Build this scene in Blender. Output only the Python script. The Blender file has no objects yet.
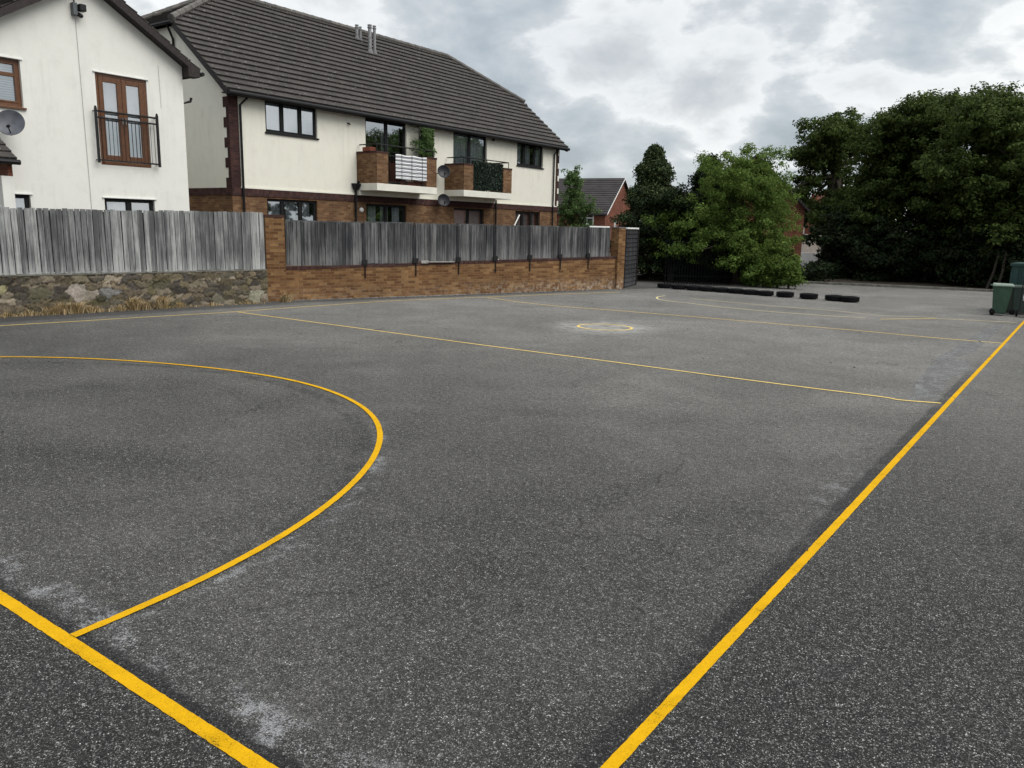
import bpy, bmesh, math, random
import numpy as np
from mathutils import Vector, Matrix
random.seed(7); rng = np.random.default_rng(7)
S = bpy.context.scene
COL = S.collection
# ------------------------------------------------------------------ camera geometry (solved from the court lines)
F = 796.0; W_, H_ = 1024, 768
MC = np.array([[0.8091, -0.1306, 0.5730], [0.5876, 0.1441, -0.7962], [0.0214, 0.9809, 0.1933]])
Yv = MC[1] / np.linalg.norm(MC[1]); Xv = MC[0] - Yv * (MC[0] @ Yv); Xv /= np.linalg.norm(Xv); Zv = np.cross(Xv, Yv)
MC = np.array([Xv, Yv, Zv]); C0 = np.array([0, 0, 2.04])
def ray(px, py): return MC @ np.array([(px - 512) / F, -(py - 384) / F, -1.0])
def onX(px, py, X):
    d = ray(px, py); p = C0 + d * (X / d[0]); return p[1], p[2]
def onY(px, py, Y):
    d = ray(px, py); p = C0 + d * (Y / d[1]); return p[0], p[2]
def G(px, py, z=0.0):
    d = ray(px, py); p = C0 + d * ((z - C0[2]) / d[2]); return (p[0], p[1])
# ------------------------------------------------------------------ materials
def mat(name, col=(.5, .5, .5), rough=.8, spec=.3, metal=0.0):
    m = bpy.data.materials.new(name); m.use_nodes = True
    b = m.node_tree.nodes['Principled BSDF']
    b.inputs['Base Color'].default_value = (*col, 1); b.inputs['Roughness'].default_value = rough
    b.inputs['Specular IOR Level'].default_value = spec; b.inputs['Metallic'].default_value = metal
    return m
class NT:
    def __init__(s, m): s.m = m; s.t = m.node_tree; s.n = s.t.nodes; s.b = s.n.get('Principled BSDF')
    def link(s, a, b): s.t.links.new(a, b)
    def node(s, ty, **k):
        n = s.n.new(ty)
        for a, v in k.items(): setattr(n, a, v)
        return n
    def val(s, inp, v):
        if isinstance(v, (int, float)): inp.default_value = v
        elif isinstance(v, tuple): inp.default_value = v if len(v) == len(inp.default_value) else (*v, 1)
        else: s.link(v, inp)
    def coord(s, kind='Object', scale=(1, 1, 1), loc=(0, 0, 0), rot=(0, 0, 0)):
        c = s.node('ShaderNodeTexCoord'); mp = s.node('ShaderNodeMapping')
        mp.inputs['Scale'].default_value = scale; mp.inputs['Location'].default_value = loc; mp.inputs['Rotation'].default_value = rot
        s.link(c.outputs[kind], mp.inputs[0]); return mp.outputs[0]
    def noise(s, vec, scale, detail=4, rough=.55, dist=0.0):
        n = s.node('ShaderNodeTexNoise'); n.inputs['Scale'].default_value = scale; n.inputs['Detail'].default_value = detail
        n.inputs['Roughness'].default_value = rough; n.inputs['Distortion'].default_value = dist
        s.link(vec, n.inputs['Vector']); return n.outputs[0]
    def ramp(s, fac, stops, interp='LINEAR'):
        r = s.node('ShaderNodeValToRGB'); cr = r.color_ramp; cr.interpolation = interp
        while len(cr.elements) < len(stops): cr.elements.new(.5)
        for e, (p, c) in zip(cr.elements, stops):
            e.position = p; e.color = (c, c, c, 1) if isinstance(c, (int, float)) else (*c, 1)
        s.link(fac, r.inputs[0]); return r.outputs[0]
    def math(s, op, a, b=0.0, c=0.0, clamp=False):
        n = s.node('ShaderNodeMath', operation=op); n.use_clamp = clamp
        s.val(n.inputs[0], a); s.val(n.inputs[1], b); s.val(n.inputs[2], c); return n.outputs[0]
    def mix(s, fac, a, b, blend='MIX'):
        n = s.node('ShaderNodeMix', data_type='RGBA', blend_type=blend)
        s.val(n.inputs[0], fac); s.val(n.inputs[6], a); s.val(n.inputs[7], b); return n.outputs[2]
    def smooth(s, v, a, b):
        n = s.node('ShaderNodeMapRange', interpolation_type='SMOOTHSTEP')
        s.val(n.inputs[0], v); n.inputs[1].default_value = a; n.inputs[2].default_value = b; return n.outputs[0]
    def bump(s, h, strength=.5, dist=.01):
        n = s.node('ShaderNodeBump'); n.inputs['Strength'].default_value = strength; n.inputs['Distance'].default_value = dist
        s.link(h, n.inputs['Height']); s.link(n.outputs[0], s.b.inputs['Normal'])
    def color(s, c): s.link(c, s.b.inputs['Base Color'])
    def rand(s): return s.node('ShaderNodeNewGeometry').outputs['Random Per Island']
    def orand(s): return s.node('ShaderNodeObjectInfo').outputs['Random']
M = {}
def plain(name, col, rough=.7, spec=.3, metal=0.0, var=.25, scale=6.0, bump=0.0):
    m = mat(name, col, rough, spec, metal); t = NT(m); v = t.coord()
    n = t.noise(v, scale, 5, .6)
    a = tuple(c * (1 - var) for c in col); b = tuple(min(1, c * (1 + var)) for c in col)
    t.color(t.ramp(n, [(.3, a), (.7, b)]))
    if bump: t.bump(t.noise(v, scale * 8, 3), bump, .01)
    M[name] = m; return m
plain('black_upvc', (.007, .007, .008), .55, .25); plain('brown_upvc', (.10, .038, .012), .4, .5, var=.3, scale=14)
plain('black_metal', (.008, .008, .009), .5, .3); plain('dark_timber', (.016, .012, .012), .6, .3, var=.4, scale=12)
plain('bargeboard', (.026, .020, .019), .7, .3, var=.55, scale=22); plain('grey_plastic', (.09, .1, .11), .5, .4)
plain('dish_grey', (.085, .09, .105), .55, .4, var=.3); plain('dish_dark', (.010, .011, .015), .5, .4)
plain('room_dark', (.02, .02, .022), .9, .1); plain('white_paint', (.72, .72, .70), .5, .4, var=.08)
plain('galv', (.22, .22, .22), .55, .4, .3, var=.3, scale=9); plain('white_slab', (.66, .65, .58), .8, .2, var=.08, scale=2.5)
plain('tyre_rubber', (.007, .007, .008), .9, .12, var=.4, scale=9); plain('bin_green', (.022, .056, .034), .5, .4, var=.25, scale=5)
plain('bin_lid', (.20, .25, .21), .4, .5, var=.25); plain('bin_dark', (.010, .024, .018), .5, .4)
plain('teal_metal', (.006, .032, .027), .5, .4, var=.35, scale=3); plain('soil', (.055, .045, .035), .95, .1, var=.45, scale=4, bump=.6)
plain('concrete', (.27, .26, .24), .9, .2, var=.3, scale=5, bump=.3); plain('kerb_conc', (.13, .125, .11), .9, .2, var=.4, scale=7, bump=.3)
plain('bark', (.05, .043, .034), .95, .1, var=.5, scale=11, bump=1.0); plain('terracotta', (.16, .05, .03), .8, .2)
plain('far_roof', (.040, .036, .036), .85, .2, var=.25, scale=1.2); plain('far_cream', (.42, .37, .33), .9, .2, var=.15)
plain('straw', (.42, .32, .17), .9, .2, var=.4, scale=2.2); plain('fence_metal', (.005, .007, .007), .9, .1)
plain('lead', (.12, .12, .125), .6, .4)

def rendered(name, col, stain):
    m = mat(name, col, .92, .15); t = NT(m); v = t.coord(); vs = t.coord(scale=(1.2, 1.2, .8))
    a = t.noise(v, 3.3, 7, .7); b = t.noise(vs, 3.0, 5, .65); f = t.noise(v, 45, 3, .6)
    k = t.math('MULTIPLY', a, b)
    c = t.ramp(k, [(.06, stain), (.24, col), (.5, tuple(min(1, x * 1.03) for x in col))])
    st = t.noise(t.coord(scale=(5, 5, .35)), 1.0, 5, .7); sz = t.node('ShaderNodeSeparateXYZ'); t.link(v, sz.inputs[0]); zz = t.math('FRACT', t.math('MULTIPLY', sz.outputs[2], .36)); c = t.mix(t.math('MULTIPLY', t.ramp(st, [(.50, 0.0), (.70, .30)]), t.smooth(zz, .0, .9)), c, tuple(x * .72 for x in stain)); t.color(c); t.bump(f, .35, .012); M[name] = m
rendered('render_white', (.70, .695, .65), (.63, .625, .58)); rendered('render_cream', (.70, .685, .60), (.64, .62, .54))

def brick(name, c1, c2, c3, mort, bw=.225, bh=.075, efflo=False, dark_blob=0.0):
    m = mat(name, c1, .9, .15); t = NT(m); uv = t.coord('UV')
    b = t.node('ShaderNodeTexBrick'); b.inputs['Scale'].default_value = 1.0; b.inputs['Brick Width'].default_value = bw
    b.inputs['Row Height'].default_value = bh; b.inputs['Mortar Size'].default_value = .006; b.inputs['Mortar Smooth'].default_value = .3
    b.inputs['Color1'].default_value = (0, 0, 0, 1); b.inputs['Color2'].default_value = (1, 1, 1, 1); b.inputs['Mortar'].default_value = (.5, .5, .5, 1)
    t.link(uv, b.inputs['Vector'])
    col = t.ramp(b.outputs['Color'], [(0, c1), (.5, c2), (1, c3)])
    n = t.noise(uv, 28, 4, .7); col = t.mix(.5, col, t.ramp(n, [(.25, .12), (.75, .95)]), 'SOFT_LIGHT')
    big = t.noise(uv, 1.1, 5, .65); col = t.mix(t.ramp(big, [(.35, .55), (.65, 0.0)]), col, tuple(x * .5 for x in c1))
    col = t.mix(t.math('MULTIPLY', b.outputs['Fac'], .75), col, mort)
    if efflo:
        s = t.node('ShaderNodeSeparateXYZ'); t.link(uv, s.inputs[0])
        low = t.smooth(s.outputs[1], .55, .05); ey = t.node('ShaderNodeSeparateXYZ'); t.link(t.coord('Object'), ey.inputs[0])
        far = t.smooth(ey.outputs[1], 17.0, 24.0)
        e = t.math('MULTIPLY', low, t.ramp(t.noise(uv, 7, 6, .75), [(.46, 0.0), (.6, 1.0)]))
        e = t.math('MULTIPLY', e, t.math('MULTIPLY_ADD', far, .42, .12)); col = t.mix(e, col, (.5, .45, .38))
    t.color(col); h = t.math('SUBTRACT', t.math('MULTIPLY', n, .4), b.outputs['Fac']); t.bump(h, .6, .008); M[name] = m
brick('brick_buff', (.115, .056, .027), (.165, .088, .043), (.23, .135, .07), (.14, .12, .095))
brick('brick_wall', (.115, .052, .021), (.18, .09, .036), (.27, .155, .066), (.16, .13, .095), efflo=True)
brick('brick_dark', (.035, .018, .017), (.055, .026, .023), (.075, .036, .03), (.05, .04, .038))
brick('brick_soldier', (.035, .018, .017), (.06, .028, .025), (.085, .04, .034), (.06, .05, .045), bw=.075, bh=.225)
brick('brick_red', (.12, .036, .022), (.17, .055, .033), (.21, .08, .045), (.17, .13, .11))

def tile_mat(name, c1, c2, lichen=True):
    m = mat(name, c1, .85, .25); t = NT(m); uv = t.coord('UV')
    b = t.node('ShaderNodeTexBrick'); b.inputs['Scale'].default_value = 1.0; b.inputs['Brick Width'].default_value = .33; b.inputs['Row Height'].default_value = .325
    b.inputs['Mortar Size'].default_value = .005; b.inputs['Color1'].default_value = (0, 0, 0, 1); b.inputs['Color2'].default_value = (1, 1, 1, 1)
    t.link(uv, b.inputs['Vector']); r = t.math('MULTIPLY_ADD', t.noise(uv, 5, 6, .7), .7, t.math('MULTIPLY', b.outputs['Color'], .3))
    col = t.ramp(r, [(.25, c1), (.75, c2)])
    if lichen:
        sp = t.noise(uv, 11, 2, .5); col = t.mix(t.ramp(sp, [(.665, 0.0), (.72, .75)]), col, (.38, .37, .33))
        s2 = t.noise(uv, 2.3, 6, .8); col = t.mix(t.ramp(s2, [(.58, 0.0), (.75, .35)]), col, (.16, .15, .13))
    t.color(col); t.bump(t.noise(uv, 40, 3), .4, .006); M[name] = m
tile_mat('roof_tile', (.031, .0275, .025), (.057, .051, .047)); tile_mat('ridge_tile', (.06, .056, .052), (.14, .13, .12))

def wood(name, dark, mid, light, z0, z1):
    m = mat(name, mid, .9, .15); t = NT(m); v = t.coord('Object', scale=(22, 22, .9)); v2 = t.coord('Object', scale=(3.4, 3.4, 1.3)); r = t.rand()
    off = t.node('ShaderNodeVectorMath', operation='ADD'); t.link(v, off.inputs[0]); cx = t.node('ShaderNodeCombineXYZ')
    for i in range(3): t.link(t.math('MULTIPLY', r, 31.0 + 7 * i), cx.inputs[i])
    t.link(cx.outputs[0], off.inputs[1])
    n = t.noise(off.outputs[0], 1.0, 6, .75); n2 = t.noise(v2, 1.0, 5, .65)
    k = t.math('ADD', t.math('MULTIPLY', n, .70), t.math('MULTIPLY', n2, .30)); k = t.math('ADD', k, t.math('MULTIPLY_ADD', r, .16, -.08))
    s = t.node('ShaderNodeSeparateXYZ'); t.link(t.coord('Object'), s.inputs[0])
    k = t.math('ADD', k, t.math('MULTIPLY', t.smooth(s.outputs[2], z0 + .55, z0), .09))
    t.color(t.ramp(k, [(.42, dark), (.53, mid), (.66, light)])); t.bump(n, .6, .006); M[name] = m
wood('wood_pale', (.08, .082, .083), (.185, .19, .188), (.38, .385, .375), .8, 2.2)
wood('wood_grey', (.034, .035, .037), (.080, .081, .083), (.18, .18, .177), 1.0, 2.1)
wood('wood_dark', (.012, .012, .014), (.03, .03, .033), (.07, .07, .075), 0, 2)

def glass(name='glass'):
    m = mat(name); t = NT(m); t.n.remove(t.b)
    g = t.node('ShaderNodeBsdfGlossy'); g.inputs['Roughness'].default_value = .02; g.inputs['Color'].default_value = (.9, .93, .95, 1)
    tr = t.node('ShaderNodeBsdfTransparent'); tr.inputs['Color'].default_value = (.88, .92, .93, 1)
    fr = t.node('ShaderNodeFresnel'); fr.inputs['IOR'].default_value = 1.6
    mx = t.node('ShaderNodeMixShader'); t.link(t.math('MULTIPLY_ADD', fr.outputs[0], 1.2, .44, True), mx.inputs[0])
    t.link(tr.outputs[0], mx.inputs[1]); t.link(g.outputs[0], mx.inputs[2]); t.link(mx.outputs[0], t.n['Material Output'].inputs[0]); M[name] = m
glass()
m = mat('curtain', (.75, .78, .8), .9, .1); t = NT(m); t.color(t.ramp(t.noise(t.coord(scale=(14, 14, .4)), 1.0, 3), [(.3, (.55, .6, .64)), (.7, (.85, .87, .88))])); M['curtain'] = m
m = mat('blinds', (.75, .78, .8), .9, .1); t = NT(m); w = t.node('ShaderNodeTexWave', bands_direction='Z'); w.inputs['Scale'].default_value = 6; t.link(t.coord(), w.inputs[0]); t.color(t.ramp(w.outputs['Color'], [(.2, .45), (.6, .8)])); M['blinds'] = m
m = mat('striped_cloth', (.7, .7, .7), .9, .1); t = NT(m); w = t.node('ShaderNodeTexWave', bands_direction='Z'); w.inputs['Scale'].default_value = 2.4; w.inputs['Distortion'].default_value = .5; t.link(t.coord(), w.inputs[0]); t.color(t.ramp(w.outputs['Color'], [(.42, (.22, .23, .25)), (.55, (.75, .76, .76))])); M['striped_cloth'] = m

def leafmat(name, dark, mid, light, trans=.35):
    m = mat(name, mid, .75, .12); t = NT(m); r = t.rand(); v = t.coord(); n = t.noise(v, .9, 3)
    k = t.math('ADD', t.math('MULTIPLY', r, .5), t.math('MULTIPLY', n, .5))
    col = t.ramp(k, [(.25, dark), (.5, mid), (.8, light)]); t.color(col)
    tr = t.node('ShaderNodeBsdfTranslucent'); t.link(t.mix(.5, col, tuple(min(1, c * 1.6) for c in light)), tr.inputs[0])
    mx = t.node('ShaderNodeMixShader'); mx.inputs[0].default_value = trans; t.link(t.b.outputs[0], mx.inputs[1]); t.link(tr.outputs[0], mx.inputs[2])
    t.link(mx.outputs[0], t.n['Material Output'].inputs[0]); M[name] = m
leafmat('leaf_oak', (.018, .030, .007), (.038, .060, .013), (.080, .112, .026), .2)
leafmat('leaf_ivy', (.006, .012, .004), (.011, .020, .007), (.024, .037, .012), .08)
leafmat('leaf_lime', (.034, .060, .011), (.070, .115, .022), (.145, .21, .048), .32)
leafmat('leaf_conifer', (.018, .034, .014), (.035, .055, .022), (.075, .09, .035), .12)
leafmat('leaf_screen', (.006, .012, .008), (.018, .030, .020), (.085, .11, .085), .1)
leafmat('leaf_small', (.03, .06, .02), (.06, .11, .035), (.12, .18, .06), .35)

# asphalt -----------------------------------------------------------------------
def asphalt(name, court=True):
    m = mat(name, (.07, .07, .07), .88, .2); t = NT(m); v = t.coord()
    s = t.node('ShaderNodeSeparateXYZ'); t.link(v, s.inputs[0]); X, Yc = s.outputs[0], s.outputs[1]
    vo = t.node('ShaderNodeTexVoronoi'); vo.inputs['Scale'].default_value = 200; t.link(v, vo.inputs['Vector'])
    cs = t.node('ShaderNodeSeparateColor'); t.link(vo.outputs['Color'], cs.inputs[0])
    vo2 = t.node('ShaderNodeTexVoronoi'); vo2.inputs['Scale'].default_value = 420; t.link(v, vo2.inputs['Vector'])
    c2 = t.node('ShaderNodeSeparateColor'); t.link(vo2.outputs['Color'], c2.inputs[0])
    dens = t.noise(v, 26, 4, .65)
    g1 = t.ramp(t.math('MULTIPLY_ADD', dens, .5, t.math('MULTIPLY', cs.outputs[0], .75)), [(.2, (.006, .0059, .0057)), (.55, (.015, .0147, .0141)), (.78, (.033, .0323, .031)), (.92, (.095, .093, .089)), (1.0, (.27, .265, .255))])
    g2 = t.ramp(c2.outputs[1], [(0, .35), (.6, .95), (.9, 1.5), (1, 2.4)])
    col = t.mix(1.0, g1, g2, 'MULTIPLY')
    q1 = t.ramp(t.noise(v, 70, 3, .9), [(.36, .40), (.5, .9), (.64, 2.0)]); q2 = t.ramp(t.noise(v, 19, 4, .85), [(.34, .70), (.5, 1.0), (.66, 1.5)]); grit = t.math('MULTIPLY', q1, q2)
    col = t.mix(1.0, col, grit, 'MULTIPLY')
    # dust and wear, plus grazing sky sheen painted into the colour with distance
    w1 = t.noise(v, .38, 7, .62, .6); w2 = t.noise(v, 1.7, 7, .7); w3 = t.noise(v, 9, 5, .7)
    mask = t.math('ADD', t.math('MULTIPLY', w1, .6), t.math('ADD', t.math('MULTIPLY', w2, .3), t.math('MULTIPLY', w3, .12)))
    dust = t.ramp(mask, [(.37, .04), (.52, .45), (.67, 1.0)])
    far_sheen = t.smooth(Yc, 3.0, 15.0)
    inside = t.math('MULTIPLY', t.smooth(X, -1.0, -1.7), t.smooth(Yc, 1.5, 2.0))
    amt = t.math('MULTIPLY', dust, t.math('ADD', t.math('MULTIPLY_ADD', inside, .29, .06), t.math('MULTIPLY', far_sheen, .34))); amt = t.math('ADD', amt, t.math('MULTIPLY', far_sheen, .42)); crs = t.ramp(t.noise(v, 14, 6, .8), [(.32, .62), (.68, 1.4)])
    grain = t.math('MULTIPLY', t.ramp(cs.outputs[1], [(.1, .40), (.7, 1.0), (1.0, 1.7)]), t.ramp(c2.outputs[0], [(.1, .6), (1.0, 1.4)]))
    dust_sheen = t.mix(1.0, t.mix(1.0, (.21, .202, .188), grain, 'MULTIPLY'), t.math('MULTIPLY', crs, t.math('MULTIPLY_ADD', grit, .55, .45)), 'MULTIPLY')
    col = t.mix(amt, col, dust_sheen)
    def band(v_, a, b, c, d): return t.math('MULTIPLY', t.smooth(v_, a, b), t.smooth(v_, d, c))
    nz = t.noise(v, 3.1, 5, .7)
    def dark(msk, amount, col): return t.mix(t.math('MULTIPLY', msk, amount), col, t.mix(1.0, (.009, .009, .010), grain, 'MULTIPLY'))
    if court:
        # black overpaint along the inner side of the near goal line and side line
        sd = t.math('MULTIPLY', band(t.math('ADD', X, t.math('MULTIPLY', nz, .10)), -1.36, -1.31, -1.24, -1.20), t.smooth(nz, .30, .5)); sd = t.math('MULTIPLY', sd, t.smooth(Yc, 17, 12))
        gl = t.math('MULTIPLY', band(t.math('SUBTRACT', Yc, t.math('MULTIPLY', nz, .12)), 1.56, 1.58, 1.66, 1.71), t.smooth(X, -1.1, -1.4))
        dx = t.math('ADD', X, 8.72); dy = t.math('SUBTRACT', Yc, 1.64)
        rr = t.math('SQRT', t.math('ADD', t.math('MULTIPLY', dx, dx), t.math('MULTIPLY', dy, dy)))
        ri = t.math('MULTIPLY', band(rr, 4.68, 4.74, 4.84, 4.9), t.smooth(Yc, 1.6, 1.8)); ri = t.math('MULTIPLY', ri, t.smooth(nz, .40, .6))
        hole = t.ramp(t.noise(v, 60, 4, .7), [(.40, .35), (.58, 1.0)]); col = dark(t.math('MULTIPLY', sd, hole), .75, col); col = dark(t.math('MULTIPLY', gl, hole), .85, col); col = dark(t.math('MULTIPLY', ri, hole), .6, col)
        # pale flecks left by scraped off old paint
        fl = t.ramp(t.math('MULTIPLY', t.noise(v, 105, 3, .85), t.ramp(t.noise(v, 3.4, 7, .85), [(.42, .55), (.64, 1.2)])), [(.47, 0.0), (.52, 1.0)])
        bands = t.math('MAXIMUM', t.math('MULTIPLY', band(t.math('SUBTRACT', Yc, t.math('MULTIPLY', nz, .2)), 1.64, 1.68, 1.76, 1.90), t.smooth(X, -1.2, -1.6)),
                       t.math('MAXIMUM', t.math('MULTIPLY', band(rr, 4.89, 4.92, 4.95, 5.15), t.math('MULTIPLY', t.smooth(X, -6.5, -5.0), t.smooth(Yc, 1.7, 2.2))), t.math('MULTIPLY', t.math('MULTIPLY', band(X, -1.62, -1.52, -1.42, -1.36), .55), band(Yc, 5.6, 6.2, 7.0, 7.6))))
        col = t.mix(t.math('MULTIPLY', t.math('MULTIPLY', fl, bands, 0, True), .5), col, (.42, .425, .44))
        # scoured halo round the centre circle
        cx = t.math('ADD', X, 8.25); cy = t.math('SUBTRACT', Yc, 14.75)
        cr = t.math('SQRT', t.math('ADD', t.math('MULTIPLY', cx, cx), t.math('MULTIPLY', cy, cy)))
        halo = t.math('MULTIPLY', t.smooth(cr, 1.5, .5), t.smooth(t.noise(v, 4.0, 5), .3, .6))
        col = t.mix(t.math('MULTIPLY', halo, .6), col, (.36, .35, .33))
        # dark margin strip under the boundary wall
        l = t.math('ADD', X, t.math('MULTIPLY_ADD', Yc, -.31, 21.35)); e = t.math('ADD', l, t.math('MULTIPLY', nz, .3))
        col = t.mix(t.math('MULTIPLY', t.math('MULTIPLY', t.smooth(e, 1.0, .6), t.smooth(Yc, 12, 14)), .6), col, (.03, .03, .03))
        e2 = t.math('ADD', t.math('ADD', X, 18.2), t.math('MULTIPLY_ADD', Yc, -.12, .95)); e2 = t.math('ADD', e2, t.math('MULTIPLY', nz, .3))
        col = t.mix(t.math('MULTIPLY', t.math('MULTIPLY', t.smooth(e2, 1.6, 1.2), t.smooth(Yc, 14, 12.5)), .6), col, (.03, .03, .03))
    col = t.mix(t.ramp(t.noise(v, .9, 4, .5, 2.0), [(.64, 0.0), (.76, .2)]), col, (.028, .028, .03))
    ve = t.node('ShaderNodeTexVoronoi', feature='DISTANCE_TO_EDGE'); ve.inputs['Scale'].default_value = .33; wv = t.node('ShaderNodeVectorMath', operation='ADD'); t.link(v, wv.inputs[0]); nn = t.node('ShaderNodeTexNoise'); nn.inputs['Scale'].default_value = 1.6; nn.inputs['Detail'].default_value = 7; t.link(v, nn.inputs['Vector']); ns = t.node('ShaderNodeVectorMath', operation='SCALE'); t.link(nn.outputs['Color'], ns.inputs[0]); ns.inputs['Scale'].default_value = .9; t.link(ns.outputs[0], wv.inputs[1]); t.link(wv.outputs[0], ve.inputs['Vector'])
    crk = t.math('MULTIPLY', t.ramp(ve.outputs['Distance'], [(0.0, 1.0), (.0022, .8), (.0045, 0.0)]), t.ramp(t.noise(v, .6, 4, .6), [(.50, 0.0), (.60, .65)])); col = t.mix(crk, col, (.006, .006, .006))
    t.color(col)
    h = t.math('ADD', t.math('MULTIPLY', vo.outputs['Distance'], 1.0), t.math('MULTIPLY', w3, .6)); t.bump(h, .9, .006); M[name] = m
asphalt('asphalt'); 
m = mat('asphalt_patch', (.14, .137, .13), .8, .4); t = NT(m); v = t.coord(); vo = t.node('ShaderNodeTexVoronoi'); vo.inputs['Scale'].default_value = 120; t.link(v, vo.inputs[0])
cs = t.node('ShaderNodeSeparateColor'); t.link(vo.outputs['Color'], cs.inputs[0]); c = t.ramp(cs.outputs[0], [(0, .075), (.6, .12), (.9, .2), (1, .36)]); c = t.mix(.5, c, t.ramp(t.noise(v, 3, 6, .7), [(.3, .3), (.7, .8)]), 'SOFT_LIGHT'); t.color(c)
tr = t.node('ShaderNodeBsdfTransparent'); mx = t.node('ShaderNodeMixShader'); t.link(t.ramp(t.noise(v, 5, 6, .75), [(.38, 0.0), (.55, .8)]), mx.inputs[0]); t.link(tr.outputs[0], mx.inputs[1]); t.link(t.b.outputs[0], mx.inputs[2]); t.link(mx.outputs[0], t.n['Material Output'].inputs[0]); M['asphalt_patch'] = m

def paint(name, col, lo, hi):
    m = mat(name, col, .85, .08); t = NT(m); v = t.coord(); n = t.noise(v, 150, 4, .8); b = t.noise(v, 6, 6, .7)
    t.color(t.mix(t.ramp(b, [(.35, .35), (.6, 0.0)]), t.ramp(n, [(.34, tuple(c * .62 for c in col)), (.46, tuple(c * .95 for c in col)), (.66, tuple(min(1, c * 1.08) for c in col))]), tuple(c * .6 for c in col)))
    k = t.math('ADD', t.math('MULTIPLY', t.noise(v, 130, 3, .8), .6), t.math('MULTIPLY', b, .4)); al = t.ramp(k, [(lo, 0.0), (hi, 1.0)])
    tr = t.node('ShaderNodeBsdfTransparent'); mx = t.node('ShaderNodeMixShader'); t.link(al, mx.inputs[0]); t.link(tr.outputs[0], mx.inputs[1]); t.link(t.b.outputs[0], mx.inputs[2]); t.link(mx.outputs[0], t.n['Material Output'].inputs[0])
    t.bump(n, .3, .003); M[name] = m
paint('paint_new', (.55, .302, .004), .33, .43); paint('paint_mid', (.70, .52, .17), .28, .44); paint('paint_old', (.66, .57, .30), .26, .44)
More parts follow.
